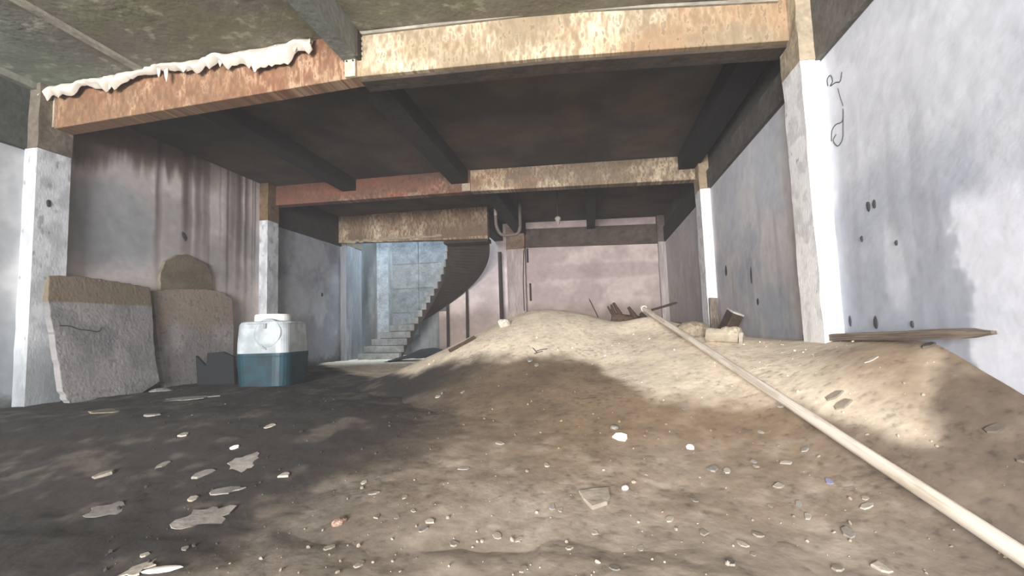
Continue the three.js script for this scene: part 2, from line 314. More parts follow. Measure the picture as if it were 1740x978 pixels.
// ───────────────────────── cross beams ─────────────────────────
function mottled(seedN, base, light, rust, rustAt, len) {  // cast beam face with lime bloom and rust, u in metres along it
  return tex(1024, 256, (u, v) => {
    const x = u * len, y = v, n = fbm(x * 1.4, y * 1.2, 5, seedN), f = fbm(x * 26, y * 9, 4, seedN + 3), s = fbm(x * 7, y * 1.2, 3, seedN + 5);
    let c = mix3(base, light, ss(0.36, 0.66, 0.6 * n + 0.4 * f));
    c = mix3(c, rust, 0.75 * clamp(rustAt(u) * 1.1 * ss(0.36, 0.6, fbm(x * 0.9 + 3, y * 1.2, 3, seedN + 7))));
    c = mix3(c, [0.93, 0.88, 0.76], 0.3 * ss(0.5, 0.66, f * 0.45 + n * 0.55));
    c = mix3(c, base, 0.35 * ss(0.5, 0.7, s)); c = mix3(c, [base[0] * 0.6, base[1] * 0.58, base[2] * 0.55], 0.5 * ss(0.66, 0.74, f));
    const g = 1 + 0.22 * (f - 0.5); return [c[0] * g, c[1] * g, c[2] * g];
  });
}
function faceUV(g, x0, x1, y0, y1) { g = g.index ? g.toNonIndexed() : g; const p = g.attributes.position, uv = new Float32Array(p.count * 2); for (let i = 0; i < p.count; i++) { uv[2 * i] = (p.getX(i) - x0) / (x1 - x0); uv[2 * i + 1] = (p.getY(i) - y0) / (y1 - y0); } g.setAttribute('uv', new THREE.BufferAttribute(uv, 2)); return g; }
const rustM = mat({ map: mottled(201, rgb(122, 92, 66), rgb(146, 114, 84), rgb(128, 80, 56), (u) => 0.55 + 0.4 * Math.sin(u * 9), 5), bumpMap: rep(grainB, 6, 1), bumpScale: 0.008 });
const beigeM = mat({ map: mottled(211, rgb(146, 128, 100), rgb(188, 173, 142), rgb(172, 122, 84), (u) => 0.22 * ss(0.2, 0.5, u) + 0.12, 5), bumpMap: rep(grainB, 6, 1), bumpScale: 0.008 });
const undM = conc(0x4f4234);
{
  const t = thing('cross_beam', 'big front concrete beam spanning between the two nearest pillars, rusty left half and beige right half', 'beam');
  obj('rusty_span', faceUV(prism([[-7.74, 4.01], [-2.92, 4.235], [-2.92, 4.9], [-7.74, 4.68]], -5.78, -6.04), -7.8, -2.8, 4, 4.9), rustM, t).userData.label = 'rust-brown left span of the front beam';
  obj('beige_span', faceUV(prism([[-2.92, 4.235], [-0.3, 4.18], [2.42, 4.035], [2.42, 4.62], [-0.3, 4.8], [-2.92, 4.88]], -5.77, -6.05), -2.9, 2.45, 4, 4.9), beigeM, t).userData.label = 'mottled beige right span of the front beam';
  obj('soffit_ledge', metreUV(prism([[-2.9, 4.2], [-0.3, 4.145], [2.4, 4.0], [2.4, 4.06], [-0.3, 4.2], [-2.9, 4.26]], -5.85, -6.14)), undM, t);
  obj('top_lip', metreUV(prism([[-2.85, 4.79], [-0.3, 4.735], [2.3, 4.5], [2.3, 4.54], [-0.3, 4.775], [-2.85, 4.83]], -5.73, -5.8, 0.004)), conc(0xb0a894), t);
  obj('joint_plate', metreUV(new RoundedBoxGeometry(0.15, 0.26, 0.06, 2, 0.01).translate(-3.0, 4.36, -5.765)), conc(0xd8cdb2), t);
  const h = new THREE.CylinderGeometry(0.012, 0.012, 0.02, 10).rotateX(Math.PI / 2);
  for (const [x, y] of [[-3.04, 4.44], [-2.95, 4.44]]) obj('bolt_hole', h.clone().translate(x, y, -5.733), mat({ color: 0x2a241e }), t);
  obj('end_plate', metreUV(box(-7.76, -7.69, 4.02, 4.6, -5.75, -5.8)), conc(0xc6b398), t);
}
{
  const t = thing('cross_beam', 'second concrete beam deeper in the room, between the two middle pillars, reddish at its left end', 'beam');
  obj('red_span', faceUV(prism([[-7.9, 4.13], [-2.66, 4.09], [-2.66, 4.63], [-7.9, 4.64]], -10.9, -11.16), -7.9, -2.6, 4, 4.65), mat({ map: mottled(221, rgb(92, 70, 56), rgb(122, 92, 72), rgb(140, 80, 60), () => 0.6, 5), bumpMap: rep(grainB, 6, 1), bumpScale: 0.008 }), t).userData.label = 'reddish brown left span of the second beam';
  obj('grey_span', faceUV(prism([[-2.66, 4.09], [2.4, 3.96], [2.4, 4.5], [-2.66, 4.6]], -10.89, -11.17), -2.7, 2.4, 3.9, 4.65), mat({ map: mottled(231, rgb(118, 102, 82), rgb(166, 148, 120), rgb(140, 98, 68), (u) => 0.5 * ss(0.5, 0.1, u), 5), bumpMap: rep(grainB, 6, 1), bumpScale: 0.008 }), t).userData.label = 'grey beige right span of the second beam';
  obj('joint_plate', metreUV(box(-2.86, -2.66, 4.1, 4.28, -10.86, -10.92)), conc(0xb9a78c), t);
}
const TZ = -14.3;
{
  const a = atz(568, 414, TZ), b = atz(829, 406, TZ), t = thing('stair_trimmer_beam', 'short stained brown concrete beam above the curved stairs, white bloom on its face', 'beam');
  obj('beam_body', faceUV(prism([[XL - 0.1, a[1] + 0.03], [b[0], b[1] + 0.02], [b[0], 4.62], [XL - 0.1, 4.62]], TZ, TZ - 0.26), XL, b[0], 3.7, 4.6), mat({ map: mottled(241, rgb(112, 94, 74), rgb(170, 150, 122), rgb(128, 90, 66), () => 0.35, 5), bumpMap: rep(grainB, 6, 1), bumpScale: 0.01 }), t);
  const s0 = atz(756, 409, TZ);
  obj('landing_edge', metreUV(box(s0[0] - 0.05, b[0], b[1] - 0.06, b[1] + 0.05, TZ - 0.02, TZ - 0.5)), undM, t);
  const e = []; for (let i = 0; i < 22; i++) { const g = new THREE.IcosahedronGeometry(R(0.03, 0.08), 1); g.scale(1.8, 0.8, 0.6); g.translate(mix(XL + 0.4, s0[0] - 0.2, i / 21), a[1] + 0.03 + R(-0.02, 0.03), TZ + 0.0); e.push(g); }
  tag(obj('mortar_crust', e, conc(0xbfae94), t), 'pale crumbling mortar crust along the lower edge', null, null, 'stuff');
}
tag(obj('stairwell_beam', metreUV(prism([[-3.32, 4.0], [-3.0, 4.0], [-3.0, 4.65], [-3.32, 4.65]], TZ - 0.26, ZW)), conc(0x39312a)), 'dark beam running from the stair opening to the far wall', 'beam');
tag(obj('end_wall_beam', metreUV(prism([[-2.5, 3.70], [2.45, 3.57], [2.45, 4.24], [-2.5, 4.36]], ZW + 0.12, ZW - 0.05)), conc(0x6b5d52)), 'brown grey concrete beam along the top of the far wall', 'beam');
// ribs along the ceiling
function rib(pts, z0, z1, m, label, category = 'beam') { return tag(obj('ceiling_rib', metreUV(prism(pts, z0, z1)), m), label, category); }
const ribM = conc(0x8d8f84);
rib([[-3.1, 4.46], [-2.88, 4.46], [-2.88, 4.9], [-3.1, 4.9]], -5.8, 6.0, ribM, 'grey concrete rib under the green ceiling, ending at the beam joint');
{
  const p = thing('rib_bracket', 'dark riveted bracket where the grey ceiling rib meets the front beam', 'bracket');
  obj('plate', metreUV(box(-2.9, -2.85, 4.45, 4.82, -5.66, -5.78)), conc(0x4c4438), p);
  for (let i = 0; i < 5; i++) obj('rivet', new THREE.SphereGeometry(0.018, 8, 6).translate(-2.845, 4.5 + i * 0.07, -5.72), mat({ color: 0x2b251f, metalness: 0.5, roughness: 0.6 }), p);
}
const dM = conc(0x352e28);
const ribsMid = [[[636, 146], [782, 278], 0.34, 'wide dark rib under the dark middle ceiling, right of its slimmer neighbour'], [[375, 180], [608, 312], 0.3, 'slim dark rib under the dark middle ceiling, nearer the left wall']];
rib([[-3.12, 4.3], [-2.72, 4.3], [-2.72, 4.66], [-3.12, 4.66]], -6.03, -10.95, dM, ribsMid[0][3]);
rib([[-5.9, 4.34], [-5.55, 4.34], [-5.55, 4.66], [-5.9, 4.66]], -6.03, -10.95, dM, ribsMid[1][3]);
rib([[2.05, 4.2], [2.45, 4.2], [2.45, 4.6], [2.05, 4.6]], -6.03, -10.95, conc(0x1f1c19), 'black strip under the middle ceiling beside the right wall');  // near-black box along the ceiling edge over the wall beam
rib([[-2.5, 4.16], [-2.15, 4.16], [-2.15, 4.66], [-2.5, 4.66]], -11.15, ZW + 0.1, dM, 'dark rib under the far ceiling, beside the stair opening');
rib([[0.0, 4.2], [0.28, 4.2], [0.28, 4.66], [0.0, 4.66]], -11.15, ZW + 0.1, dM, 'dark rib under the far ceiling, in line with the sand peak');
tag(obj('ceiling_joint', metreUV(prism([[-6.22, 4.655], [-6.12, 4.655], [-6.12, 4.74], [-6.22, 4.74]], -5.8, 6, 0.003)), conc(0xb4b09c)), 'pale mortar joint line across the green ceiling slab', 'joint');
tag(obj('ceiling_joint', metreUV(prism([[XL + 0.04, 4.52], [XL + 0.16, 4.52], [XL + 0.16, 4.66], [XL + 0.04, 4.66]], -5.8, 6, 0.003)), conc(0x98988a)), 'pale mortar fillet where the green ceiling meets the left wall', 'joint');

// ───────────────────────── pillars ─────────────────────────
const limeT = tex(256, 1024, (u, v) => {
  const n = fbm(u * 3, v * 18, 4, 260), f = fbm(u * 10, v * 70, 3, 261), s = fbm(u * 9 + 3, v * 40, 3, 262);
  let c = mix3(rgb(246, 244, 240), rgb(222, 220, 218), ss(0.45, 0.7, n)); c = mix3(c, rgb(150, 142, 136), 0.6 * ss(0.78, 0.86, s)); const g = 1 + 0.06 * (f - 0.5); return [c[0] * g, c[1] * g, c[2] * g];
});
const greyT = tex(256, 1024, (u, v) => {
  const n = fbm(u * 3, v * 16, 5, 270), f = fbm(u * 14, v * 60, 3, 271), s = fbm(u * 5 + 3, v * 22, 3, 272);
  let c = mix3(rgb(200, 201, 200), rgb(168, 169, 169), ss(0.34, 0.7, n)); c = mix3(c, rgb(112, 110, 108), 0.45 * ss(0.7, 0.8, s)); c = mix3(c, rgb(110, 116, 116), 0.6 * ss(0.3, 0.12, v + 0.2 * (n - 0.5))); const g = 1 + 0.1 * (f - 0.5); return [c[0] * g, c[1] * g, c[2] * g];
});
const limeM = mat({ map: limeT, bumpMap: rep(grainB, 1, 4), bumpScale: 0.004 }), colGrey = mat({ map: greyT, bumpMap: rep(grainB, 1, 4), bumpScale: 0.004 });
const headM = conc(0xcdbb9c), headDark = conc(0x7d7262);
// shafts lean a little, as surveyed: (x at foot, x at head)
function shaft(x0, x1, dx, y0, y1, z0, z1) {
  const g = new THREE.BoxGeometry(Math.abs(x1 - x0), y1 - y0, Math.abs(z1 - z0), 2, 26, 2); g.translate((x0 + x1) / 2, (y0 + y1) / 2, (z0 + z1) / 2);
  const p = g.attributes.position;
  for (let i = 0; i < p.count; i++) { const y = p.getY(i), e = 0.012 * (fbm(y * 4, p.getZ(i) * 3, 3, 280) - 0.5) * 2; p.setX(i, p.getX(i) + dx * (y - y0) / (y1 - y0) + e); p.setZ(i, p.getZ(i) + 0.7 * e); }
  g.computeVertexNormals(); return g;
}
function pillar(label, x0, x1, z0, z1, base, top, headY, sm, hm, dx = 0) {
  const t = thing('pillar', label, 'pillar');
  obj('shaft', shaft(x0, x1, dx, base, top, z0, z1), sm, t);
  obj('head', metreUV(rough(new THREE.BoxGeometry(Math.abs(x1 - x0) + 0.012, headY - top, Math.abs(z1 - z0) + 0.012, 2, 6, 3).translate((x0 + x1) / 2 + dx, (top + headY) / 2, (z0 + z1) / 2), 0.03, 6)), hm, t).userData.label = 'unpainted concrete head of the pillar';
  return t;
}
pillar('tall pale grey pillar at the left edge, nearest to the camera on the left wall', XL - 0.1, CLX, -5.58, -6.04, -0.1, YP, 4.62, colGrey, headDark);
pillar('bright white pillar on the right wall with a bare beige head, nearest to the camera', CRX, XR + 0.1, -5.56, -6.06, 0.3, YP + 0.02, 4.6, limeM, headM);
pillar('slim grey pillar on the left wall behind the white and teal tank', XL - 0.1, CLX, -10.6, -11.02, -0.1, YP + 0.04, 4.62, colGrey, conc(0x80684c));
pillar('slim white pillar on the right wall in the middle distance, bare stained head', CRX, XR + 0.1, -10.55, -11.05, 0.3, YP + 0.0, 4.55, limeM, conc(0xc0a988));
pillar('broad grey corner pier on the left wall beside the stairs', XL - 0.1, XL + 0.2, -14.5, -15.57, -0.1, YP + 0.06, 4.6, conc(0xa4a7aa), headDark);
pillar('narrow pale corner pillar at the right end of the far wall', 2.36, XR + 0.1, ZW + 0.22, ZW - 0.1, 0.2, 3.6, 4.5, conc(0xe0d4ca), conc(0x8a7a6c));
{
  const a = atz(858, 425, ZW + 0.35), b = atz(891, 425, ZW + 0.35), t = pillar('beige pillar on the far wall beside the dark vertical pipe', a[0] + 0.05, b[0], ZW + 0.35, ZW - 0.1, 0.1, 3.62, 4.4, conc(0xd6c4b8), conc(0x9a8068));
}

// ───────────────────────── curved stairs ─────────────────────────
{
  const cx = -5.28, cz = -14.75, ri = 0.86, ro = 2.18, N = 18, y0 = -0.05, y1 = 4.06, rise = (y1 - y0) / N, th = Math.PI / N;
  const t = thing('curved_stairs', 'curved concrete stairs sweeping up to the right at the back, dark soffit showing', 'stairs');
  const P = (r, a, y) => [cx - r * Math.cos(a), y, cz - r * Math.sin(a)];
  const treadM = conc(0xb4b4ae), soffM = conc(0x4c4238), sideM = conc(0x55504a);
  for (let k = 0; k < N; k++) {
    const a0 = k * th - 0.02, a1 = (k + 1) * th, ya = y0 + k * rise - (k ? -0.02 : 0.3), yb = y0 + (k + 1) * rise, q = 4, pos = [], idx = [];
    for (let i = 0; i <= q; i++) { const a = mix(a0, a1, i / q); for (const [r, y] of [[ri - 0.07, ya], [ro, ya], [ro, yb], [ri - 0.07, yb]]) pos.push(...P(r, a, y)); }
    for (let i = 0; i < q; i++) for (let s = 0; s < 4; s++) { const A = i * 4 + s, B = i * 4 + (s + 1) % 4; idx.push(A, A + 4, B, B, A + 4, B + 4); }
    idx.push(0, 1, 2, 0, 2, 3); const e = q * 4; idx.push(e, e + 2, e + 1, e, e + 3, e + 2);
    const g = new THREE.BufferGeometry(); g.setAttribute('position', new THREE.Float32BufferAttribute(pos, 3)); g.setIndex(idx);
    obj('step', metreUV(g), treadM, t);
  }
  // helical waist slab: soffit and inner edge
  const q = 48, pos = [], idx = [];
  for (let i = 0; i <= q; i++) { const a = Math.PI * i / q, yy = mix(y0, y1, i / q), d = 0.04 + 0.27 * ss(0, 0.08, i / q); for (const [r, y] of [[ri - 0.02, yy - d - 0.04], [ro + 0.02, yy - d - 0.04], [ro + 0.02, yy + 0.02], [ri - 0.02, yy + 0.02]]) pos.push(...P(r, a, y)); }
  for (let i = 0; i < q; i++) for (let s = 0; s < 4; s++) { const A = i * 4 + s, B = i * 4 + (s + 1) % 4; idx.push(A, A + 4, B, B, A + 4, B + 4); }
  idx.push(0, 1, 2, 0, 2, 3); const e = q * 4; idx.push(e, e + 2, e + 1, e, e + 3, e + 2);
  const g = new THREE.BufferGeometry(); g.setAttribute('position', new THREE.Float32BufferAttribute(pos, 3)); g.setIndex(idx);
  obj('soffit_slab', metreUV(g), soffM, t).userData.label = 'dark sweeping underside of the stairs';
}
// stairwell wall panels (bare blocks lit from above) and a pilaster
{
  const m = [conc(0x8f9496), conc(0x868a88), conc(0x989a96)];
  let i = 0; const w = scene.getObjectByName('wall_stairwell');
  for (const [x0, x1] of [[-7.2, -6.2], [-6.18, -5.15]]) for (let r = x0 > -6.5 ? 1 : 0; r < 4; r++) { obj('block', metreUV(rough(box(x0, x1, 0.65 + r * 0.9, 1.53 + r * 0.9, ZW - 0.02, ZW + 0.05), 0.02, 2, i)), m[i++ % 3], w); }
  tag(obj('pilaster', metreUV(rough(box(-7.75, -7.3, -0.2, 4.5, ZW + 0.01, ZW + 0.2), 0.02, 2)), conc(0xb9c0c2)), 'pale concrete pilaster lit blue inside the stairwell', 'pilaster');
}
// pipes and slots on the far wall
function tube(pts, r, seg = 8, n = 24) { return new THREE.TubeGeometry(new THREE.CatmullRomCurve3(pts.map((p) => new THREE.Vector3(...p))), n, r, seg); }
const darkM = mat({ color: 0x3a302a, roughness: 0.85 });
{
  const z = ZW + 0.45, a = atz(849, 428, z), b = atz(853, 548, z);
  tag(obj('wall_pipe', tube([a, [a[0] * 0.5 + b[0] * 0.5, (a[1] + b[1]) / 2, z], [b[0], b[1] - 0.4, z]], 0.07, 10), darkM), 'dark vertical pipe left of the beige pillar on the far wall', 'pipe');
  for (const [x0, ya, yb, l] of [[760, 500, 590, 'thin dark upright rod under the stairs, left of its twin'], [793, 485, 582, 'thin dark upright rod under the stairs, right of its twin']]) {
    const zz = ZW + 0.2, p = atz(x0, ya, zz), r = atz(x0 + 1, yb, zz);
    tag(obj('upright_rod', tube([[p[0], p[1] + 0.4, zz], [p[0], p[1], zz], [r[0], r[1] - 0.3, zz]], 0.045), darkM), l, 'rod');
  }
  for (const [x, ya, yb, l] of [[896, 422, 446, 'upper short dark slot cut in the far wall beside the beige pillar'], [901, 481, 511, 'lower short dark slot cut in the far wall beside the beige pillar']]) {
    const p = atz(x, ya, ZW), r = atz(x, yb, ZW);
    tag(obj('wall_slot', box(p[0] - 0.035, p[0] + 0.035, r[1], p[1], ZW - 0.03, ZW + 0.006), darkM), l, 'slot');
  }
  const p = atz(890, 424, ZW + 0.36), r = atz(891, 528, ZW + 0.36);
  tag(obj('cable', tube([p, [r[0], (p[1] + r[1]) / 2, p[2]], r], 0.016), darkM), 'thin dark cable down the right edge of the beige far pillar', 'cable');
  const e = [[842, 366], [844, 385], [852, 398], [868, 399], [880, 396], [884, 385]].map((q) => atz(q[0], q[1], -13.9));
  const t = thing('drain_pipe', 'bent pale drain pipe under the far ceiling beside the stair beam', 'pipe');
  obj('bend', tube(e, 0.05, 10, 30), mat({ color: 0x6b6158, roughness: 0.7 }), t);
  const c = atz(884, 380, -13.9); obj('riser', tube([e[5], [c[0], 4.62, c[2]]], 0.05, 10, 4), mat({ color: 0x5d544b, roughness: 0.7 }), t);
  const c2 = atz(842, 362, -13.9); obj('riser', tube([e[0], [c2[0], 4.62, c2[2]]], 0.05, 10, 4), mat({ color: 0xa89c90, roughness: 0.6 }), t);
  const b2 = atz(948, 374, -13.0), lamp = thing('ceiling_lamp_holder', 'small pale lamp holder hanging under the dark far ceiling', 'lamp holder', [b2[0], 4.6, b2[2]]);
  obj('cord', new THREE.CylinderGeometry(0.01, 0.01, 4.6 - b2[1], 6).translate(0, -(4.6 - b2[1]) / 2, 0), darkM, lamp);
  obj('socket', new THREE.LatheGeometry([[0, -0.13], [0.03, -0.12], [0.06, -0.02], [0.09, 0.05], [0.05, 0.1], [0, 0.11]].map((q) => new THREE.Vector2(...q)), 14).translate(0, b2[1] - 4.6, 0), mat({ color: 0x9a9080 }), lamp);
}

// ───────────────────────── torn lining along the front beam ─────────────────────────
{
  const t = thing('torn_lining', 'ragged white torn lining hanging along the top of the rusty front beam', 'lining');
  const m = mat({ color: 0xc6bdac, side: THREE.DoubleSide, roughness: 0.9 });
  const top = [[80, 141], [110, 136], [150, 131], [190, 124], [215, 119], [255, 106], [290, 95], [330, 84], [370, 73], [410, 62], [440, 54], [480, 52], [536, 49]];
  const low = [26, 22, 12, 22, 18, 7, 9, 26, 20, 22, 28, 26, 20];
  const underCeil = (a) => { a[1] = Math.min(a[1], mix(4.6, 4.86, clamp((a[0] - XL + 0.2) / (-2.9 - XL + 0.2))) - 0.035); return a; };
  const n = 110, rows = 7, pos = [], idx = [];
  const at = (arr, s) => { const k = Math.min(arr.length - 2, Math.floor(s)), f = s - k; return Array.isArray(arr[0]) ? [mix(arr[k][0], arr[k + 1][0], f), mix(arr[k][1], arr[k + 1][1], f)] : mix(arr[k], arr[k + 1], f); };
  for (let i = 0; i <= n; i++) {
    const s = i / n * (top.length - 1), p = at(top, s), A = underCeil(atz(p[0], p[1], -5.74)), len = (at(low, s) + 6) * 0.0071 * (0.7 + 0.75 * vn(i * 0.33, 1, 300) ** 1.2 + 0.3 * (vn(i * 0.9, 1, 301) - 0.5));
    for (let j = 0; j <= rows; j++) { const v = j / rows, bulge = 0.14 * Math.sin(Math.PI * Math.min(1, v * 0.9)) * (0.4 + fbm(i * 0.16, j * 0.3, 3, 302)) + 0.05 * (fbm(i * 0.4, j * 0.7, 3, 303) - 0.5); pos.push(A[0] + 0.04 * (fbm(i * 0.3, j * 0.5, 2, 304) - 0.5), A[1] + 0.02 - len * v, A[2] + 0.03 + bulge); }
  }
  for (let i = 0; i < n; i++) for (let j = 0; j < rows; j++) { const a = i * (rows + 1) + j, b = a + rows + 1; idx.push(a, a + 1, b, b, a + 1, b + 1); }
  // a back skin gives the sheet its thickness
  const half = pos.length / 3, back = []; for (let k = 0; k < pos.length; k += 3) back.push(pos[k], pos[k + 1] + 0.004, pos[k + 2] - 0.018); pos.push(...back);
  const m0 = idx.length; for (let k = 0; k < m0; k += 3) idx.push(idx[k] + half, idx[k + 2] + half, idx[k + 1] + half);
  for (let i = 0; i < n; i++) { const a = i * (rows + 1) + rows, b = a + rows + 1; idx.push(a, a + half, b, b, a + half, b + half); }
  const g = new THREE.BufferGeometry(); g.setAttribute('position', new THREE.Float32BufferAttribute(pos, 3)); g.setIndex(idx); g.computeVertexNormals();
  obj('sheet', g, m, t);
  for (const [px, py, l, w] of [[276, 113, 0.12, 0.03], [288, 119, 0.15, 0.035], [318, 108, 0.13, 0.05], [380, 96, 0.14, 0.035], [196, 138, 0.12, 0.06], [505, 74, 0.1, 0.06], [470, 78, 0.16, 0.03], [528, 72, 0.08, 0.05]]) {
    const p = underCeil(atz(px, py - 2, -5.7)), shp = new THREE.Shape([new THREE.Vector2(-w, 0.02), new THREE.Vector2(w, 0.03), new THREE.Vector2(w * 0.7, -l * 0.5), new THREE.Vector2(w * 0.15, -l), new THREE.Vector2(-w * 0.5, -l * 0.6)]);
    const gg = new THREE.ExtrudeGeometry(shp, { depth: 0.008, bevelEnabled: true, bevelSize: 0.004, bevelThickness: 0.004, bevelSegments: 1 }); gg.rotateX(R(-0.25, 0.1)).rotateY(R(-0.4, 0.4)).translate(p[0], p[1] - 0.06, p[2] + 0.05);
    obj('flap', gg, m, t);
  }
}

// ───────────────────────── slabs leaning on the left wall ─────────────────────────
function slabTex(sd, topCol, base, low, topFrac) {
  return tex(512, 512, (u, v) => {
    const n = fbm(u * 4, v * 4, 5, sd), f = fbm(u * 22, v * 22, 4, sd + 1);
    let c = mix3(base, low, ss(0.36, 0.64, n));
    c = mix3(c, topCol, topFrac(u, v, n)); c = mix3(c, rgb(92, 88, 82), 0.5 * ss(0.62, 0.74, f));
    const g = 1 + 0.2 * (f - 0.5); return [c[0] * g, c[1] * g, c[2] * g];
  });
}
function leaning(pix, xBottom, xTop, yTop, thick, sd) {  // outline on a plane that leans on the left wall
  // plane: x = xBottom + (xTop - xBottom) * y / yTop
  const k = (xTop - xBottom) / yTop, pts = [];
  const raw = pix.map(([px, py]) => { const d = ray(px, py), t = (xBottom + k * CAM_Y) / (d.x - k * d.y); return [d.z * t, CAM_Y + d.y * t]; });
  for (let i = 0; i < raw.length; i++) { const a = raw[i], b = raw[(i + 1) % raw.length], m = 8; for (let j = 0; j < m; j++) { const s = j / m, e = j ? 0.035 * (fbm(i * 7 + j * 0.8, sd, 3, sd) - 0.5) : 0; pts.push([-mix(a[0], b[0], s) + e, mix(a[1], b[1], s) + e]); } }
  const g = new THREE.ExtrudeGeometry(new THREE.Shape(pts.map((p) => new THREE.Vector2(...p))), { depth: thick, bevelEnabled: true, bevelSize: 0.012, bevelThickness: 0.012, bevelOffset: -0.012, bevelSegments: 2 });
  const p = g.attributes.position; let x0 = 1e9, x1 = -1e9, y0 = 1e9, y1 = -1e9;
  for (let i = 0; i < p.count; i++) { x0 = Math.min(x0, p.getX(i)); x1 = Math.max(x1, p.getX(i)); y0 = Math.min(y0, p.getY(i)); y1 = Math.max(y1, p.getY(i)); }
  const uv = g.attributes.uv;
  for (let i = 0; i < p.count; i++) { const u = p.getX(i), y = p.getY(i), w = p.getZ(i); uv.setXY(i, (u - x0) / (x1 - x0), (y - y0) / (y1 - y0)); p.setXYZ(i, xBottom + k * y + (w - thick), y, -u); }
  g.computeVertexNormals(); return g;
}
{
  const t = thing('leaning_slab', 'large grey concrete slab with a brown top band leaning on the left wall', 'slab');
  const m1 = mat({ map: slabTex(401, rgb(112, 98, 76), rgb(140, 136, 132), rgb(116, 114, 112), (u, v, n) => 0.9 * ss(0.775, 0.795, v + 0.015 * (n - 0.5))), bumpMap: rep(grainB, 2, 2), bumpScale: 0.01 });
  obj('panel', leaning([[82, 468], [140, 470], [200, 478], [254, 488], [258, 520], [263, 600], [271, 648], [240, 668], [165, 676], [140, 690], [118, 690], [104, 660], [92, 580], [80, 510]], -7.32, -7.72, 1.9, 0.08, 3), m1, t);
  const cr = [[100, 553], [118, 554], [132, 559], [150, 561], [166, 563], [172, 556]].map(([px, py]) => { const k = -0.4 / 1.9, d = ray(px, py), q = (-7.315 + k * CAM_Y) / (d.x - k * d.y); return [d.x * q + 0.006, CAM_Y + d.y * q, d.z * q]; });
  obj('crack', tube(cr, 0.009, 5, 20), mat({ color: 0x3c3a36 }), t);
}
{
  const t = thing('leaning_slab', 'brownish grey slab with worn upper half leaning on the wall, between the big slab and the tank', 'slab');
  const m2 = mat({ map: slabTex(411, rgb(150, 134, 116), rgb(160, 154, 148), rgb(134, 130, 126), (u, v, n) => 0.85 * ss(0.5, 0.72, v + 0.4 * (n - 0.5))), bumpMap: rep(grainB, 2, 2), bumpScale: 0.01 });
  obj('panel', leaning([[260, 494], [300, 491], [350, 491], [378, 496], [394, 510], [397, 560], [396, 640], [340, 654], [300, 664], [280, 664], [268, 580]], -7.5, -7.78, 1.7, 0.07, 5), m2, t);
}
{
  const t = thing('leaning_board', 'small olive brown round-topped board on the wall above the second slab', 'board');
  obj('panel', leaning([[271, 500], [272, 465], [280, 443], [300, 433], [318, 432], [335, 441], [352, 449], [360, 468], [362, 502]], -7.86, -7.88, 2.2, 0.04, 7), mat({ map: slabTex(421, rgb(118, 108, 84), rgb(124, 114, 92), rgb(100, 92, 74), () => 0.3), bumpMap: rep(grainB, 2, 2), bumpScale: 0.01 }), t);
}
// dark broken sheet beside the tank
{
  const a = hit(365, 652), t = thing('broken_sheet', 'dark broken plastic sheet standing between the slab and the tank', 'sheet');
  const zf = -7.95, P = [[333, 605], [350, 622], [353, 600], [378, 598], [396, 606], [398, 660], [336, 660]].map(([x, y]) => atz(x, y, zf));
  const g = new THREE.ExtrudeGeometry(new THREE.Shape(P.map((p) => new THREE.Vector2(p[0], Math.max(p[1], -0.03)))), { depth: 0.05, bevelEnabled: true, bevelSize: 0.008, bevelThickness: 0.008, bevelSegments: 1 }); g.translate(0, 0, zf - 0.05);
  obj('panel', metreUV(g), mat({ color: 0x15191a, roughness: 0.85 }), t);
}

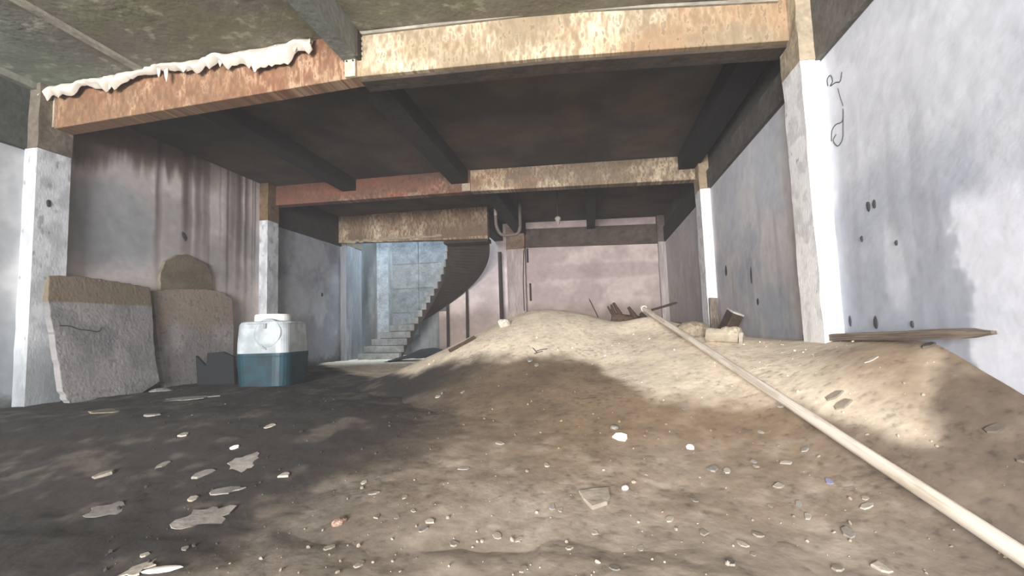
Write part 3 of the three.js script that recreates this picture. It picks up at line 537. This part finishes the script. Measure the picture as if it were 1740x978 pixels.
// ───────────────────────── tank ─────────────────────────
{
  const z = -7.35, L = atz(400, 657, z), Rr = atz(513, 657, z), w = 0.77 * (Rr[0] - L[0]), c = [L[0] + w / 2 - 0.12, 0, z - 0.5];
  const hgt = (py) => atz(456, py, z)[1], yMid = hgt(601), yTop = hgt(546), yLid = hgt(537);
  const t = thing('water_tank', 'plastic tank with a teal lower half and dirty white upper half by the left wall', 'tank', [c[0], floorH(c[0], c[2]) - 0.02, c[2]], 0.06);
  const base = t.position.y;
  const ringPts = (r, rc, y) => { const o = []; for (let q = 0; q < 4; q++) for (let s = 0; s <= 6; s++) { const a = q * Math.PI / 2 + s / 6 * Math.PI / 2, sx = [1, -1, -1, 1][q], sz = [1, 1, -1, -1][q]; o.push([sx * (r - rc) + rc * Math.cos(a), y, sz * (r - rc) * 0.92 + rc * Math.sin(a)]); } return o; };
  const loft = (secs, cap = true) => { const pos = [], idx = [], n = secs[0].length; secs.forEach((s) => s.forEach((p) => pos.push(...p))); for (let i = 0; i < secs.length - 1; i++) for (let j = 0; j < n; j++) { const a = i * n + j, b = i * n + (j + 1) % n; idx.push(a, a + n, b, b, a + n, b + n); } if (cap) for (const [i, f] of [[0, 1], [secs.length - 1, 0]]) { const k = pos.length / 3; pos.push(0, secs[i][0][1], 0); for (let j = 0; j < n; j++) { const a = i * n + j, b = i * n + (j + 1) % n; f ? idx.push(k, a, b) : idx.push(k, b, a); } } const g = new THREE.BufferGeometry(); g.setAttribute('position', new THREE.Float32BufferAttribute(pos, 3)); g.setIndex(idx); const gg = g.toNonIndexed(); gg.computeVertexNormals(); const m = mergeVertices(g); m.computeVertexNormals(); return m; };
  const r = w / 2, m = yMid - base, tp = yTop - base;
  const tealT = tex(256, 256, (u, v) => { const n = fbm(u * 4, v * 4, 4, 441); return mix3(rgb(24, 60, 68), rgb(26, 45, 48), ss(0.35, 0.65, n)); });
  const wT = tex(256, 256, (u, v) => { const n = fbm(u * 5, v * 5, 4, 442); return mix3(rgb(176, 182, 181), rgb(150, 156, 155), ss(0.35, 0.7, n)); });
  const teal = mat({ map: tealT, roughness: 0.55 }), white = mat({ map: wT, roughness: 0.5 });
  obj('base_tub', metreUV(loft([ringPts(r * 0.93, 0.2, 0), ringPts(r * 0.98, 0.22, 0.03), ringPts(r * 1.03, 0.22, m - 0.06), ringPts(r * 1.04, 0.22, m - 0.03), ringPts(r * 1.03, 0.22, m + 0.01)])), teal, t).userData.label = 'teal lower half of the tank';
  const rm = []; for (const [k, y] of [[0.99, m - 0.02], [0.99, m + 0.05], [0.985, m + 0.2], [0.95, tp - 0.06], [0.93, tp - 0.02]]) rm.push(ringPts(r * k, 0.16, y));
  obj('upper_body', metreUV(loft(rm)), white, t).userData.label = 'dirty white upper half of the tank';
  obj('rim', metreUV(loft([ringPts(r * 0.9, 0.3, tp - 0.035), ringPts(r * 0.985, 0.3, tp - 0.025), ringPts(r * 0.985, 0.3, tp), ringPts(r * 0.92, 0.3, tp + 0.012)])), white, t);
  obj('lid', metreUV(new THREE.LatheGeometry([[0, 0], [r * 0.62, 0], [r * 0.63, 0.02], [r * 0.63, yLid - yTop + 0.02], [r * 0.6, yLid - yTop + 0.05], [0, yLid - yTop + 0.06]].map((q) => new THREE.Vector2(...q)), 36).translate(-0.02, tp, 0)), mat({ color: 0xf1efe8, roughness: 0.5 }), t);
  const zF = r * 0.92, hatch = obj('round_hatch', metreUV(new THREE.LatheGeometry([[0, 0.05], [0.2, 0.045], [0.24, 0.03], [0.25, 0], [0.25, -0.05]].map((q) => new THREE.Vector2(...q)), 30).rotateX(Math.PI / 2 - 0.08).translate(0.14, tp - 0.19, zF * 0.93)), white, t);
  obj('latch', new RoundedBoxGeometry(0.05, 0.09, 0.03, 2, 0.01).translate(0.12, tp - 0.07, zF * 0.97 + 0.04), mat({ color: 0x8c8f8c }), hatch);
  obj('hose_stub', tube([[0.06, tp - 0.3, zF], [0.08, tp - 0.42, zF + 0.03], [0.14, tp - 0.46, zF + 0.02]], 0.014), mat({ color: 0x9aa09e }), t);
}

// ───────────────────────── long timbers ─────────────────────────
{
  const A = new THREE.Vector3(...atz(1093, 523, -8.15)), d = ray(1740, 946), tt = 2.1, B = new THREE.Vector3(d.x * tt, CAM_Y + d.y * tt, d.z * tt), dir = B.clone().sub(A), B2 = A.clone().addScaledVector(dir, 1.12);
  const g0 = A.clone(), L = A.distanceTo(B2), q = new THREE.Quaternion().setFromUnitVectors(new THREE.Vector3(0, 0, 1), dir.clone().normalize());
  const poleT = tex(256, 1024, (u, v) => { const n = fbm(u * 6, v * 30, 4, 460), s = fbm(u * 30, v * 10, 3, 461); return mix3(rgb(214, 203, 186), rgb(180, 166, 146), clamp(0.6 * ss(0.4, 0.7, n) + 0.4 * ss(0.4, 0.7, s))); });
  const t = thing('pale_pole', 'long pale wooden pole lying down the sand heap toward the bottom right corner', 'pole');
  const geo = new THREE.CylinderGeometry(0.036, 0.043, L, 14, 40).rotateX(-Math.PI / 2), p = geo.attributes.position;   // thin end far
  for (let i = 0; i < p.count; i++) { const z = p.getZ(i); p.setX(i, p.getX(i) * (1 + 0.1 * (fbm(z * 2, 1, 3, 462) - 0.5)) + 0.02 * (fbm(z * 0.8, 3, 2, 463) - 0.5)); }
  geo.applyQuaternion(q); const mid = A.clone().add(B2).multiplyScalar(0.5); geo.translate(mid.x, mid.y, mid.z); geo.computeVertexNormals();
  obj('shaft', geo, mat({ map: poleT, roughness: 0.7 }), t);
  obj('tip', new THREE.CylinderGeometry(0.05, 0.045, 0.1, 14).rotateX(Math.PI / 2).applyQuaternion(q).translate(A.x, A.y, A.z), mat({ color: 0xd9cfc0, roughness: 0.7 }), t).userData.label = 'capped far end of the pole';
  globalThis.poleEnds = [A.toArray(), B2.toArray()];
}
const woodT = tex(512, 128, (u, v) => { const n = fbm(u * 6, v * 26, 4, 470), f = fbm(u * 30, v * 60, 3, 471); let c = mix3(rgb(146, 132, 116), rgb(98, 86, 74), ss(0.35, 0.66, n)); const g = 1 + 0.25 * (f - 0.5); return [c[0] * g, c[1] * g, c[2] * g]; });
const woodM = mat({ map: woodT, bumpMap: rep(grainB, 3, 1), bumpScale: 0.006 }), woodPale = mat({ map: woodT, color: 0xe8dfd0 }), woodDark = mat({ map: woodT, color: 0x8a7c6e });
woodPale.color.setRGB(1.25, 1.2, 1.1);
function plank(name, label, category, A, B, w, h, m, taper = 1, roll = 0) {
  const a = new THREE.Vector3(...A), b = new THREE.Vector3(...B), L = a.distanceTo(b), g = new THREE.BoxGeometry(L, h, w, 24, 2, 2), p = g.attributes.position;
  for (let i = 0; i < p.count; i++) { const u = p.getX(i) / L + 0.5, k = taper < 1 ? mix(1, taper, ss(0.9, 1, u)) : 1, e = 0.012 * (fbm(u * L * 4, p.getZ(i) * 20, 3, 480) - 0.5); p.setY(i, p.getY(i) * k + e); p.setZ(i, p.getZ(i) * k + e); }
  g.rotateX(roll).applyQuaternion(new THREE.Quaternion().setFromUnitVectors(new THREE.Vector3(1, 0, 0), b.clone().sub(a).normalize())).translate((a.x + b.x) / 2, (a.y + b.y) / 2, (a.z + b.z) / 2);
  g.computeVertexNormals(); return tag(obj(name, g, m), label, category);
}
plank('long_board', 'long weathered board lying along the foot of the right wall', 'board', atx(1372, 574, 2.5), atx(1690, 565, 2.48), 0.1, 0.07, woodM, 0.3);
{ const a = hit(764, 599), b = hit(806, 576); plank('short_board', 'short dark board half buried on the left flank of the sand heap', 'board', [a.x, a.y + 0.03, a.z], [b.x, b.y + 0.03, b.z], 0.09, 0.05, woodDark); }
{ const a = atz(1001, 507, -9.2), b = atz(1016, 532, -9.2); b[1] -= 0.08; plank('thin_stick', 'thin dark stick poking up behind the sand peak', 'stick', b, a, 0.02, 0.02, woodDark, 0.4); }
{ const a = atz(1108, 526, -8.7), b = atz(1150, 514, -9.0); plank('thin_stick', 'dark stick rising to the right behind the end of the pale pole', 'stick', a, b, 0.04, 0.04, woodDark, 0.5); }
// broken stump with upright splinters behind the ridge
{
  const A = atz(1036, 543, -8.75), B = atz(1205, 566, -8.75), t = thing('broken_log', 'dark broken log with upright splinters lying behind the ridge of sand', 'log');
  const g = new THREE.CylinderGeometry(0.14, 0.12, 1.62, 14, 14), p = g.attributes.position;
  for (let i = 0; i < p.count; i++) { const y = p.getY(i), a = Math.atan2(p.getZ(i), p.getX(i)), k = 1 + 0.5 * (fbm(a * 1.5 + 5, y * 3, 3, 490) - 0.5); p.setX(i, p.getX(i) * k); p.setZ(i, p.getZ(i) * k); }
  const dir = new THREE.Vector3(B[0] - A[0], B[1] - A[1], 0).normalize();
  g.applyQuaternion(new THREE.Quaternion().setFromUnitVectors(new THREE.Vector3(0, -1, 0), dir)).translate((A[0] + B[0]) / 2, (A[1] + B[1]) / 2 - 0.0, -8.78); g.computeVertexNormals();
  obj('trunk', metreUV(g, 1), woodDark, t);
  for (const [x0, y0, x1, y1, w] of [[1048, 545, 1038, 517, 0.07], [1060, 545, 1042, 514, 0.08], [1048, 543, 1032, 520, 0.05], [1082, 545, 1068, 522, 0.09], [1098, 545, 1088, 532, 0.1]]) {
    const a = new THREE.Vector3(...atz(x0, y0, -8.72)), b = new THREE.Vector3(...atz(x1, y1, -8.74)), L = a.distanceTo(b), s = new THREE.CylinderGeometry(w * 0.3, w * 0.75, L, 6, 4);
    s.applyQuaternion(new THREE.Quaternion().setFromUnitVectors(new THREE.Vector3(0, 1, 0), b.clone().sub(a).normalize())).translate((a.x + b.x) / 2, (a.y + b.y) / 2, a.z); obj('splinter', rough(s, 0.03, 9, x0), woodDark, t);
  }
}
function stone(r, sd, sx = 1, sy = 0.7, sz = 1, det = 2) {
  const g = new THREE.IcosahedronGeometry(r, det); const gg = mergeVertices(g.deleteAttribute('uv').deleteAttribute('normal'), 1e-5), p = gg.attributes.position;
  for (let i = 0; i < p.count; i++) { const v = new THREE.Vector3(p.getX(i), p.getY(i), p.getZ(i)).divideScalar(r), k = 1 + 0.55 * (fbm(v.x * 1.3 + v.z + sd, v.y * 1.3 + sd * 0.7 + v.z * 0.6, 2, sd) - 0.5); p.setXYZ(i, v.x * r * k * sx, v.y * r * k * sy, v.z * r * k * sz); }
  gg.computeVertexNormals(); return metreUV(gg, 4);
}
const rockM = conc(0xcfc2a8);
{ const h = hit(1180, 571), a = [h.x, h.y + 0.07, h.z]; tag(obj('rock', stone(0.17, 12, 1.4, 0.75, 0.9, 1).translate(a[0], a[1], a[2]), conc(0xa09078)), 'flat dusty rock behind the pale pole near the far white pillar', 'rock'); }
{ const t = thing('short_log', 'short dusty log end lying at the foot of the right wall', 'log'), ha = hit(1202, 580), hb = hit(1256, 583), a = [ha.x, ha.y + 0.06, ha.z], b = [hb.x, hb.y + 0.05, hb.z], dir = new THREE.Vector3(b[0] - a[0], b[1] - a[1], b[2] - a[2]), L = dir.length();
  const q = new THREE.Quaternion().setFromUnitVectors(new THREE.Vector3(0, 1, 0), dir.normalize()), m = [(a[0] + b[0]) / 2, (a[1] + b[1]) / 2 + 0.02, (a[2] + b[2]) / 2];
  obj('trunk', metreUV(rough(new THREE.CylinderGeometry(0.07, 0.09, L, 14, 6).applyQuaternion(q).translate(...m), 0.06, 5)), conc(0xc4b69c), t);
  obj('knot', stone(0.1, 4, 1.2, 0.9, 1).translate(m[0] + 0.1, m[1] + 0.035, m[2] + 0.02), conc(0xc4b69c), t);
  obj('cut_end', metreUV(new THREE.CylinderGeometry(0.07, 0.075, 0.04, 14).applyQuaternion(q).translate(b[0] + 0.03, b[1] + 0.01, b[2])), conc(0xd6cab2), t); }
{ const a = atz(1232, 566, -8.6), b = atz(1250, 530, -8.5); plank('timber_block', 'squared dark timber block leaning up with a pale cut end', 'timber', a, b, 0.2, 0.2, woodDark, 1, 0.5);
  const e = scene.children[scene.children.length - 1], dir = new THREE.Vector3(b[0] - a[0], b[1] - a[1], b[2] - a[2]).normalize();
  obj('cut_end', metreUV(new THREE.BoxGeometry(0.03, 0.205, 0.205).rotateX(0.5).applyQuaternion(new THREE.Quaternion().setFromUnitVectors(new THREE.Vector3(1, 0, 0), dir)).translate(b[0], b[1], b[2])), conc(0xd2cdc2), e).userData.label = 'pale cut end'; }
{ const a = atz(1215, 566, -10.2), b = atz(1212, 506, -10.3); plank('upright_board', 'grey upright board propped against the far white pillar', 'board', a, b, 0.05, 0.17, woodM, 1, Math.PI / 2 * 0); }
{ const a = hit(856, 554); tag(obj('rock', stone(0.085, 23, 1.3, 0.95, 0.8, 1).translate(a.x, a.y + 0.04, a.z), conc(0xd9ccb8)), 'pale pointed stone on the left shoulder of the sand heap', 'rock'); }
// tangled dark sheet at the foot of the stairs
{
  const t = thing('fallen_sheet', 'dark crumpled sheet lying under the foot of the stairs', 'sheet'), pos = [], idx = [], nx = 24, nz = 10;
  for (let j = 0; j <= nz; j++) for (let i = 0; i <= nx; i++) { const u = i / nx, v = j / nz, x = mix(-5.9, -3.7, u), z = mix(-13.2, -14.2, v); pos.push(x, floorH(x, z) + 0.04 + 0.5 * Math.sin(Math.PI * u) ** 1.4 * (0.25 + 0.75 * v) * 0.6 + 0.1 * (fbm(u * 5, v * 5, 3, 500) - 0.5), z); }
  for (let j = 0; j < nz; j++) for (let i = 0; i < nx; i++) { const a = j * (nx + 1) + i, b = a + 1, c = a + nx + 1, d = c + 1; idx.push(a, b, c, b, d, c); }
  const top = pos.length / 3, low = []; for (let k = 0; k < pos.length; k += 3) low.push(pos[k], pos[k + 1] - 0.02, pos[k + 2]); pos.push(...low); const n0 = idx.length; for (let k = 0; k < n0; k += 3) idx.push(idx[k] + top, idx[k + 2] + top, idx[k + 1] + top);
  const g = new THREE.BufferGeometry(); g.setAttribute('position', new THREE.Float32BufferAttribute(pos, 3)); g.setIndex(idx); g.computeVertexNormals(); obj('cloth', g, mat({ color: 0x171310, side: THREE.DoubleSide, roughness: 1 }), t);
}

// ───────────────────────── marks on the walls ─────────────────────────
const pencil = mat({ color: 0x4a4748 });
function scrawl(name, label, pix, x, r = 0.008) { return tag(obj(name, tube(pix.map(([a, b]) => { const p = atx(a, b, x); return [p[0] - 0.001, p[1], p[2]]; }), r * 0.7, 5, 40), pencil), label, 'scrawl'); }
scrawl('wall_scrawl', 'upper dark pencil squiggle beside the near white pillar', [[1407, 146], [1406, 135], [1411, 128], [1415, 138], [1411, 146], [1420, 140], [1428, 138], [1431, 122]], XR);
scrawl('wall_scrawl', 'lower dark pencil loop beside the near white pillar', [[1413, 240], [1414, 222], [1420, 212], [1432, 205], [1433, 185], [1433, 215], [1432, 236], [1424, 248], [1416, 238], [1421, 228]], XR);
scrawl('wall_scrawl', 'faint middle pencil stroke beside the near white pillar', [[1424, 150], [1428, 165], [1433, 180]], XR, 0.005);
const chipM = mat({ color: 0x3b3a3c });
const gougeLabels = ['left hole of the dark pair high on the right wall', 'right hole of the dark pair high on the right wall', 'dark gouge in the wall just right of the far white pillar', 'tall thin dark gouge in the wall between the two white pillars', 'lowest dark gouge in the wall between the two white pillars', 'dark gouge in the edge of the near white pillar', 'leftmost small gouge above the long board', 'dark gouge above the middle of the long board', 'rightmost small gouge above the long board', 'small gouge below the pair of holes in the right wall', 'small gouge to the right below the pair of holes in the right wall'];
const gouges = [[1476, 350, 5, 8], [1486, 347, 4, 7], [1234, 460, 5, 9], [1277, 468, 3, 14], [1288, 512, 4, 6], [1412, 460, 3, 8], [1445, 545, 3, 8], [1489, 548, 5, 10], [1551, 550, 3, 6], [1465, 405, 3, 5], [1524, 412, 3, 5]];
gouges.forEach(([px, py, w, h], i) => { const p = atx(px, py, XR), k = Math.abs(p[2]) / F; tag(obj('wall_gouge', stone(1, 30 + i, 0.012, h * k, w * k, 1).translate(p[0] - 0.002, p[1], p[2]), chipM), gougeLabels[i], 'gouge', 'gouges in the right wall'); });
{ const p = atx(313, 402, XL); tag(obj('wall_gouge', stone(1, 55, 0.012, 0.1, 0.05, 1).rotateX(0.5).translate(p[0] + 0.004, p[1], p[2]), chipM), 'dark slanted gouge in the stained left wall above the olive board', 'gouge'); }
{ const p = atx(547, 500, XL); tag(obj('wall_gouge', stone(1, 56, 0.012, 0.06, 0.06, 1).translate(p[0] + 0.004, p[1], p[2]), chipM), 'small dark hole in the grey wall beside the stairs', 'gouge'); }
{ const p = atx(82, 345, CLX); tag(obj('wall_gouge', stone(1, 57, 0.012, 0.05, 0.03, 1).translate(p[0] + 0.004, p[1], p[2]), chipM), 'dark chip in the side of the near left pillar', 'gouge'); }

// ───────────────────────── litter on the ground ─────────────────────────
function flake(name, label, category, px, py, w, h, m, sd, o) {   // thin broken piece lying on the slope
  const p = hit(px, py), d = ray(px, py).normalize(), k = p.t / F, a = w * k / 2, e = 0.1;
  const nrm = new THREE.Vector3(groundH(p.x - e, p.z) - groundH(p.x + e, p.z), 2 * e, groundH(p.x, p.z - e) - groundH(p.x, p.z + e)).normalize();
  const b = Math.min(a * 1.8, h * k / 2 / Math.max(0.2, -d.dot(nrm))), n = o.ragged ? 26 : 7, pts = [];
  for (let i = 0; i < n; i++) { const t = i / n * 2 * Math.PI, r = o.ragged ? 0.6 + 0.55 * vn(i * 0.6, sd, 610) * (0.75 + 0.5 * hash(i, sd, 611)) : 0.68 + 0.5 * hash(i, sd, 612); pts.push(new THREE.Vector2(a * r * Math.cos(t), b * r * Math.sin(t))); }
  const th = o.th ?? Math.min(0.03, 0.3 * Math.min(a, b)), g = new THREE.ExtrudeGeometry(new THREE.Shape(pts), { depth: th, bevelEnabled: true, bevelSize: th * 0.3, bevelThickness: th * 0.3, bevelSegments: 1 });
  g.rotateX(-Math.PI / 2).rotateY(o.turn ?? 0).translate(0, -th * 0.25, 0);
  const tilt = new THREE.Vector3(nrm.x + 0.16 * (hash(sd, 1, 613) - 0.5), nrm.y, nrm.z + 0.16 * (hash(sd, 2, 613) - 0.5)).normalize();
  g.applyQuaternion(new THREE.Quaternion().setFromUnitVectors(new THREE.Vector3(0, 1, 0), tilt)).translate(p.x, p.y, p.z);
  return tag(obj(name, metreUV(g), m), label, category, o.group);
}
function litter(name, label, category, px, py, w, h, m, sd, o = {}) {   // w, h in survey pixels
  if (o.thin === undefined && !o.round || o.flake) return flake(name, label, category, px, py, w, h, m, sd, o);
  const p = hit(px, py), k = p.t / F, a = w * k / 2;
  const g = stone(1, sd, a, o.thin ?? Math.min(a * 0.5, h * k * 0.6), Math.max(h * k * (o.depth ?? 1.0), a * 0.4), o.det ?? 1).rotateY(o.turn ?? 0).translate(p.x, p.y + (o.lift ?? 0.004), p.z);
  return tag(obj(name, g, m), label, category, o.group);
}
const chipPale = conc(0xc4b8a5), chipGrey = conc(0x9d968a), chipPink = conc(0xc09d88), paper = mat({ color: 0xf4efe4, roughness: 0.8 });
{ const p = litter('crumpled_paper', 'white crumpled paper scrap with a dark end on the brown soil below the sand', 'paper', 1056, 743, 22, 13, paper, 61, { turn: 0.5 }); }
litter('clod', 'rounded pale clod just above the white paper scrap', 'clod', 1044, 726, 15, 12, chipGrey, 62, { round: 1 });
litter('flat_stone', 'flat broken slab piece in the lower centre foreground', 'stone', 1014, 845, 54, 28, conc(0xc2b49e), 63, { th: 0.018 });
litter('crumpled_paper', 'small white wad beside the flat slab piece', 'paper', 1062, 829, 12, 10, paper, 64, { round: 1 });
litter('pink_stone', 'pinkish oval stone in the left centre foreground', 'stone', 577, 887, 20, 20, chipPink, 65, { depth: 0.8, round: 1 });
litter('paper_flake', 'large torn grey flake on the dark floor, left of centre', 'flake', 414, 787, 40, 24, chipGrey, 66, { flake: 1, ragged: 1, th: 0.006, turn: 0.5, det: 3 });
litter('paper_flake', 'long torn grey flake on the dark floor, lower left', 'flake', 348, 880, 66, 24, chipGrey, 67, { flake: 1, ragged: 1, th: 0.006, turn: 0.3, det: 3 });
litter('paper_flake', 'dim grey flake on the dark floor, far lower left', 'flake', 186, 866, 56, 14, conc(0x8d877d), 68, { flake: 1, ragged: 1, th: 0.006, turn: 0.2, det: 3 });
litter('paper_flake', 'slanted grey flake between the two larger flakes', 'flake', 388, 832, 44, 10, chipGrey, 69, { flake: 1, ragged: 1, th: 0.006, turn: 0.5, det: 3 });
litter('paper_flake', 'pale torn flake at the bottom edge, left', 'flake', 238, 964, 36, 18, chipPale, 70, { flake: 1, ragged: 1, th: 0.006, turn: 0.4, det: 3 });
litter('paper_flake', 'tan scrap at the foot of the big leaning slab', 'flake', 186, 698, 50, 9, conc(0xa09678), 71, { flake: 1, ragged: 1, th: 0.006, turn: 0.1, det: 3 });
litter('paper_flake', 'grey flattened scrap at the foot of the second slab', 'flake', 318, 676, 84, 11, conc(0xa9a69e), 72, { flake: 1, ragged: 1, th: 0.006, turn: 0.1, det: 3 });
litter('flat_stone', 'broken slab corner lying between the two leaning slabs', 'stone', 275, 664, 32, 10, conc(0x8a8680), 74, { thin: 0.05 });
litter('bright_chip', 'bright white chip on the dark floor, left of centre', 'chip', 400, 760, 11, 5, paper, 73);
litter('bright_chip', 'white bird-shaped scrap below the right part of the sand', 'chip', 1173, 760, 12, 7, paper, 75);
litter('blue_chip', 'small bluish chip right of centre near the pole', 'chip', 1409, 818, 9, 7, mat({ color: 0x7d7a92 }), 76);
litter('plastic_strip', 'pale strip of plastic at the bottom edge, left of centre', 'strip', 276, 968, 44, 8, paper, 77, { thin: 0.008, turn: 0.35 });
litter('clod', 'dark clod on the sand right of the pole, upper', 'clod', 1418, 672, 22, 8, conc(0x8f8371), 78, { det: 2 });
litter('clod', 'dark clod on the sand right of the pole, lower', 'clod', 1432, 688, 26, 9, conc(0x8f8371), 79, { det: 2 });
litter('clod', 'dark clod on the brown slope at the right edge', 'clod', 1690, 728, 24, 9, conc(0x75685a), 80, { det: 2 });
litter('clod', 'dark flat clod on top of the brown mound under the board', 'clod', 1580, 586, 22, 5, conc(0x75685a), 81, { det: 2 });
const chips = [[619, 819, 8, 6], [634, 838, 18, 4], [688, 844, 9, 7], [702, 867, 7, 5], [674, 879, 7, 5], [641, 877, 9, 8], [731, 886, 15, 6], [719, 900, 10, 8], [845, 910, 11, 11], [882, 916, 9, 9], [789, 796, 19, 4], [849, 753, 15, 4], [929, 790, 9, 8], [938, 862, 12, 8], [952, 866, 8, 8], [1138, 882, 12, 8], [1044, 965, 11, 11], [889, 967, 12, 12], [1089, 931, 8, 7], [850, 844, 5, 5], [786, 666, 6, 5], [744, 674, 8, 4], [278, 790, 12, 6], [176, 807, 18, 5], [484, 807, 15, 7], [348, 805, 18, 13], [328, 848, 14, 5], [459, 724, 11, 6], [314, 932, 8, 5], [245, 943, 10, 5], [312, 739, 14, 4], [258, 706, 24, 3], [1293, 734, 6, 6], [1326, 690, 7, 5], [1281, 784, 7, 6], [1284, 792, 7, 5], [1235, 800, 11, 7], [1212, 796, 14, 10], [1323, 825, 15, 6], [1337, 786, 16, 5], [1368, 763, 15, 5], [1471, 846, 8, 6], [1474, 860, 20, 6], [1357, 856, 9, 7], [1309, 859, 6, 5], [1373, 877, 9, 8], [1443, 905, 14, 12], [1288, 908, 12, 8], [1261, 924, 12, 9], [1280, 941, 7, 5], [1423, 965, 12, 7], [1499, 965, 16, 12], [1162, 693, 6, 5], [772, 924, 12, 8], [1010, 905, 10, 7], [1180, 850, 9, 6], [1196, 905, 11, 7], [968, 930, 10, 8], [1240, 955, 14, 9], [560, 930, 12, 7], [610, 960, 13, 8], [900, 612, 10, 5], [912, 620, 8, 5], [1482, 610, 22, 3]];
const chipZone = (px, py) => (py < 700 ? ['small pale chip lying on or beside the pale sand', 'chips on the sand'] : px < 500 ? ['small pale chip on the dark floor left of the heap', 'chips on the dark floor'] : px < 1150 ? ['small pale stone chip on the brown soil in the middle foreground', 'chips in the middle foreground'] : ['small pale stone chip on the grey soil left of the pale pole', 'chips beside the pole']);
const chipMid = conc(0xaea290);
chips.forEach(([px, py, w, h], i) => litter('stone_chip', chipZone(px, py)[0], 'chip', px, py, w, h, [chipPale, chipGrey, chipMid][i % 3], 90 + i, { group: chipZone(px, py)[1], turn: R(-0.6, 0.6) }));
{ const g = []; for (const [a, b, c, d] of [[905, 592, 912, 600], [912, 597, 930, 594], [908, 602, 922, 598]]) { const p = hit(a, b), q = hit(c, d); g.push(tube([[p.x, p.y + 0.01, p.z], [(p.x + q.x) / 2, (p.y + q.y) / 2 + 0.015, (p.z + q.z) / 2], [q.x, q.y + 0.015, q.z]], 0.005, 5, 8)); } tag(obj('twig', g[0], darkM), 'tiny dark twig on the crest of the sand, leftmost of the cluster', 'twig'); tag(obj('twig', g[1], darkM), 'tiny dark twig on the crest of the sand, longest of the cluster', 'twig'); tag(obj('twig', g[2], darkM), 'tiny dark twig on the crest of the sand, lowest of the cluster', 'twig'); }
// gravel too fine to count
{
  const g = new THREE.IcosahedronGeometry(1, 0), N = 900, im = new THREE.InstancedMesh(g, mat({ color: 0xffffff }), N), m = new THREE.Matrix4(), q = new THREE.Quaternion(), e = new THREE.Euler(), col = new THREE.Color();
  for (let i = 0; i < N; i++) {
    const z = -1.9 - 5.5 * rnd() ** 1.6, x = R(-1.05 * -z - 0.2, Math.min(2.5, 0.75 * -z + 0.2)), s = 0.004 + 0.011 * rnd() ** 3;
    e.set(R(0, 6), R(0, 6), R(0, 6)); q.setFromEuler(e);
    m.compose(new THREE.Vector3(x, groundH(x, z) + s * 0.25, z), q, new THREE.Vector3(s * R(0.8, 1.6), s * R(0.5, 0.9), s)); im.setMatrixAt(i, m);
    const gc = groundColor(x, z), k = R(0.75, 1.25); im.setColorAt(i, col.setRGB(Math.min(0.8, gc[0] * k), Math.min(0.78, gc[1] * k), Math.min(0.74, gc[2] * k)));
  }
  im.name = 'gravel'; im.castShadow = im.receiveShadow = true; tag(im, 'fine gravel and grit strewn over the foreground soil', 'gravel', null, 'stuff'); scene.add(im);
}

renderer.render(scene, camera);
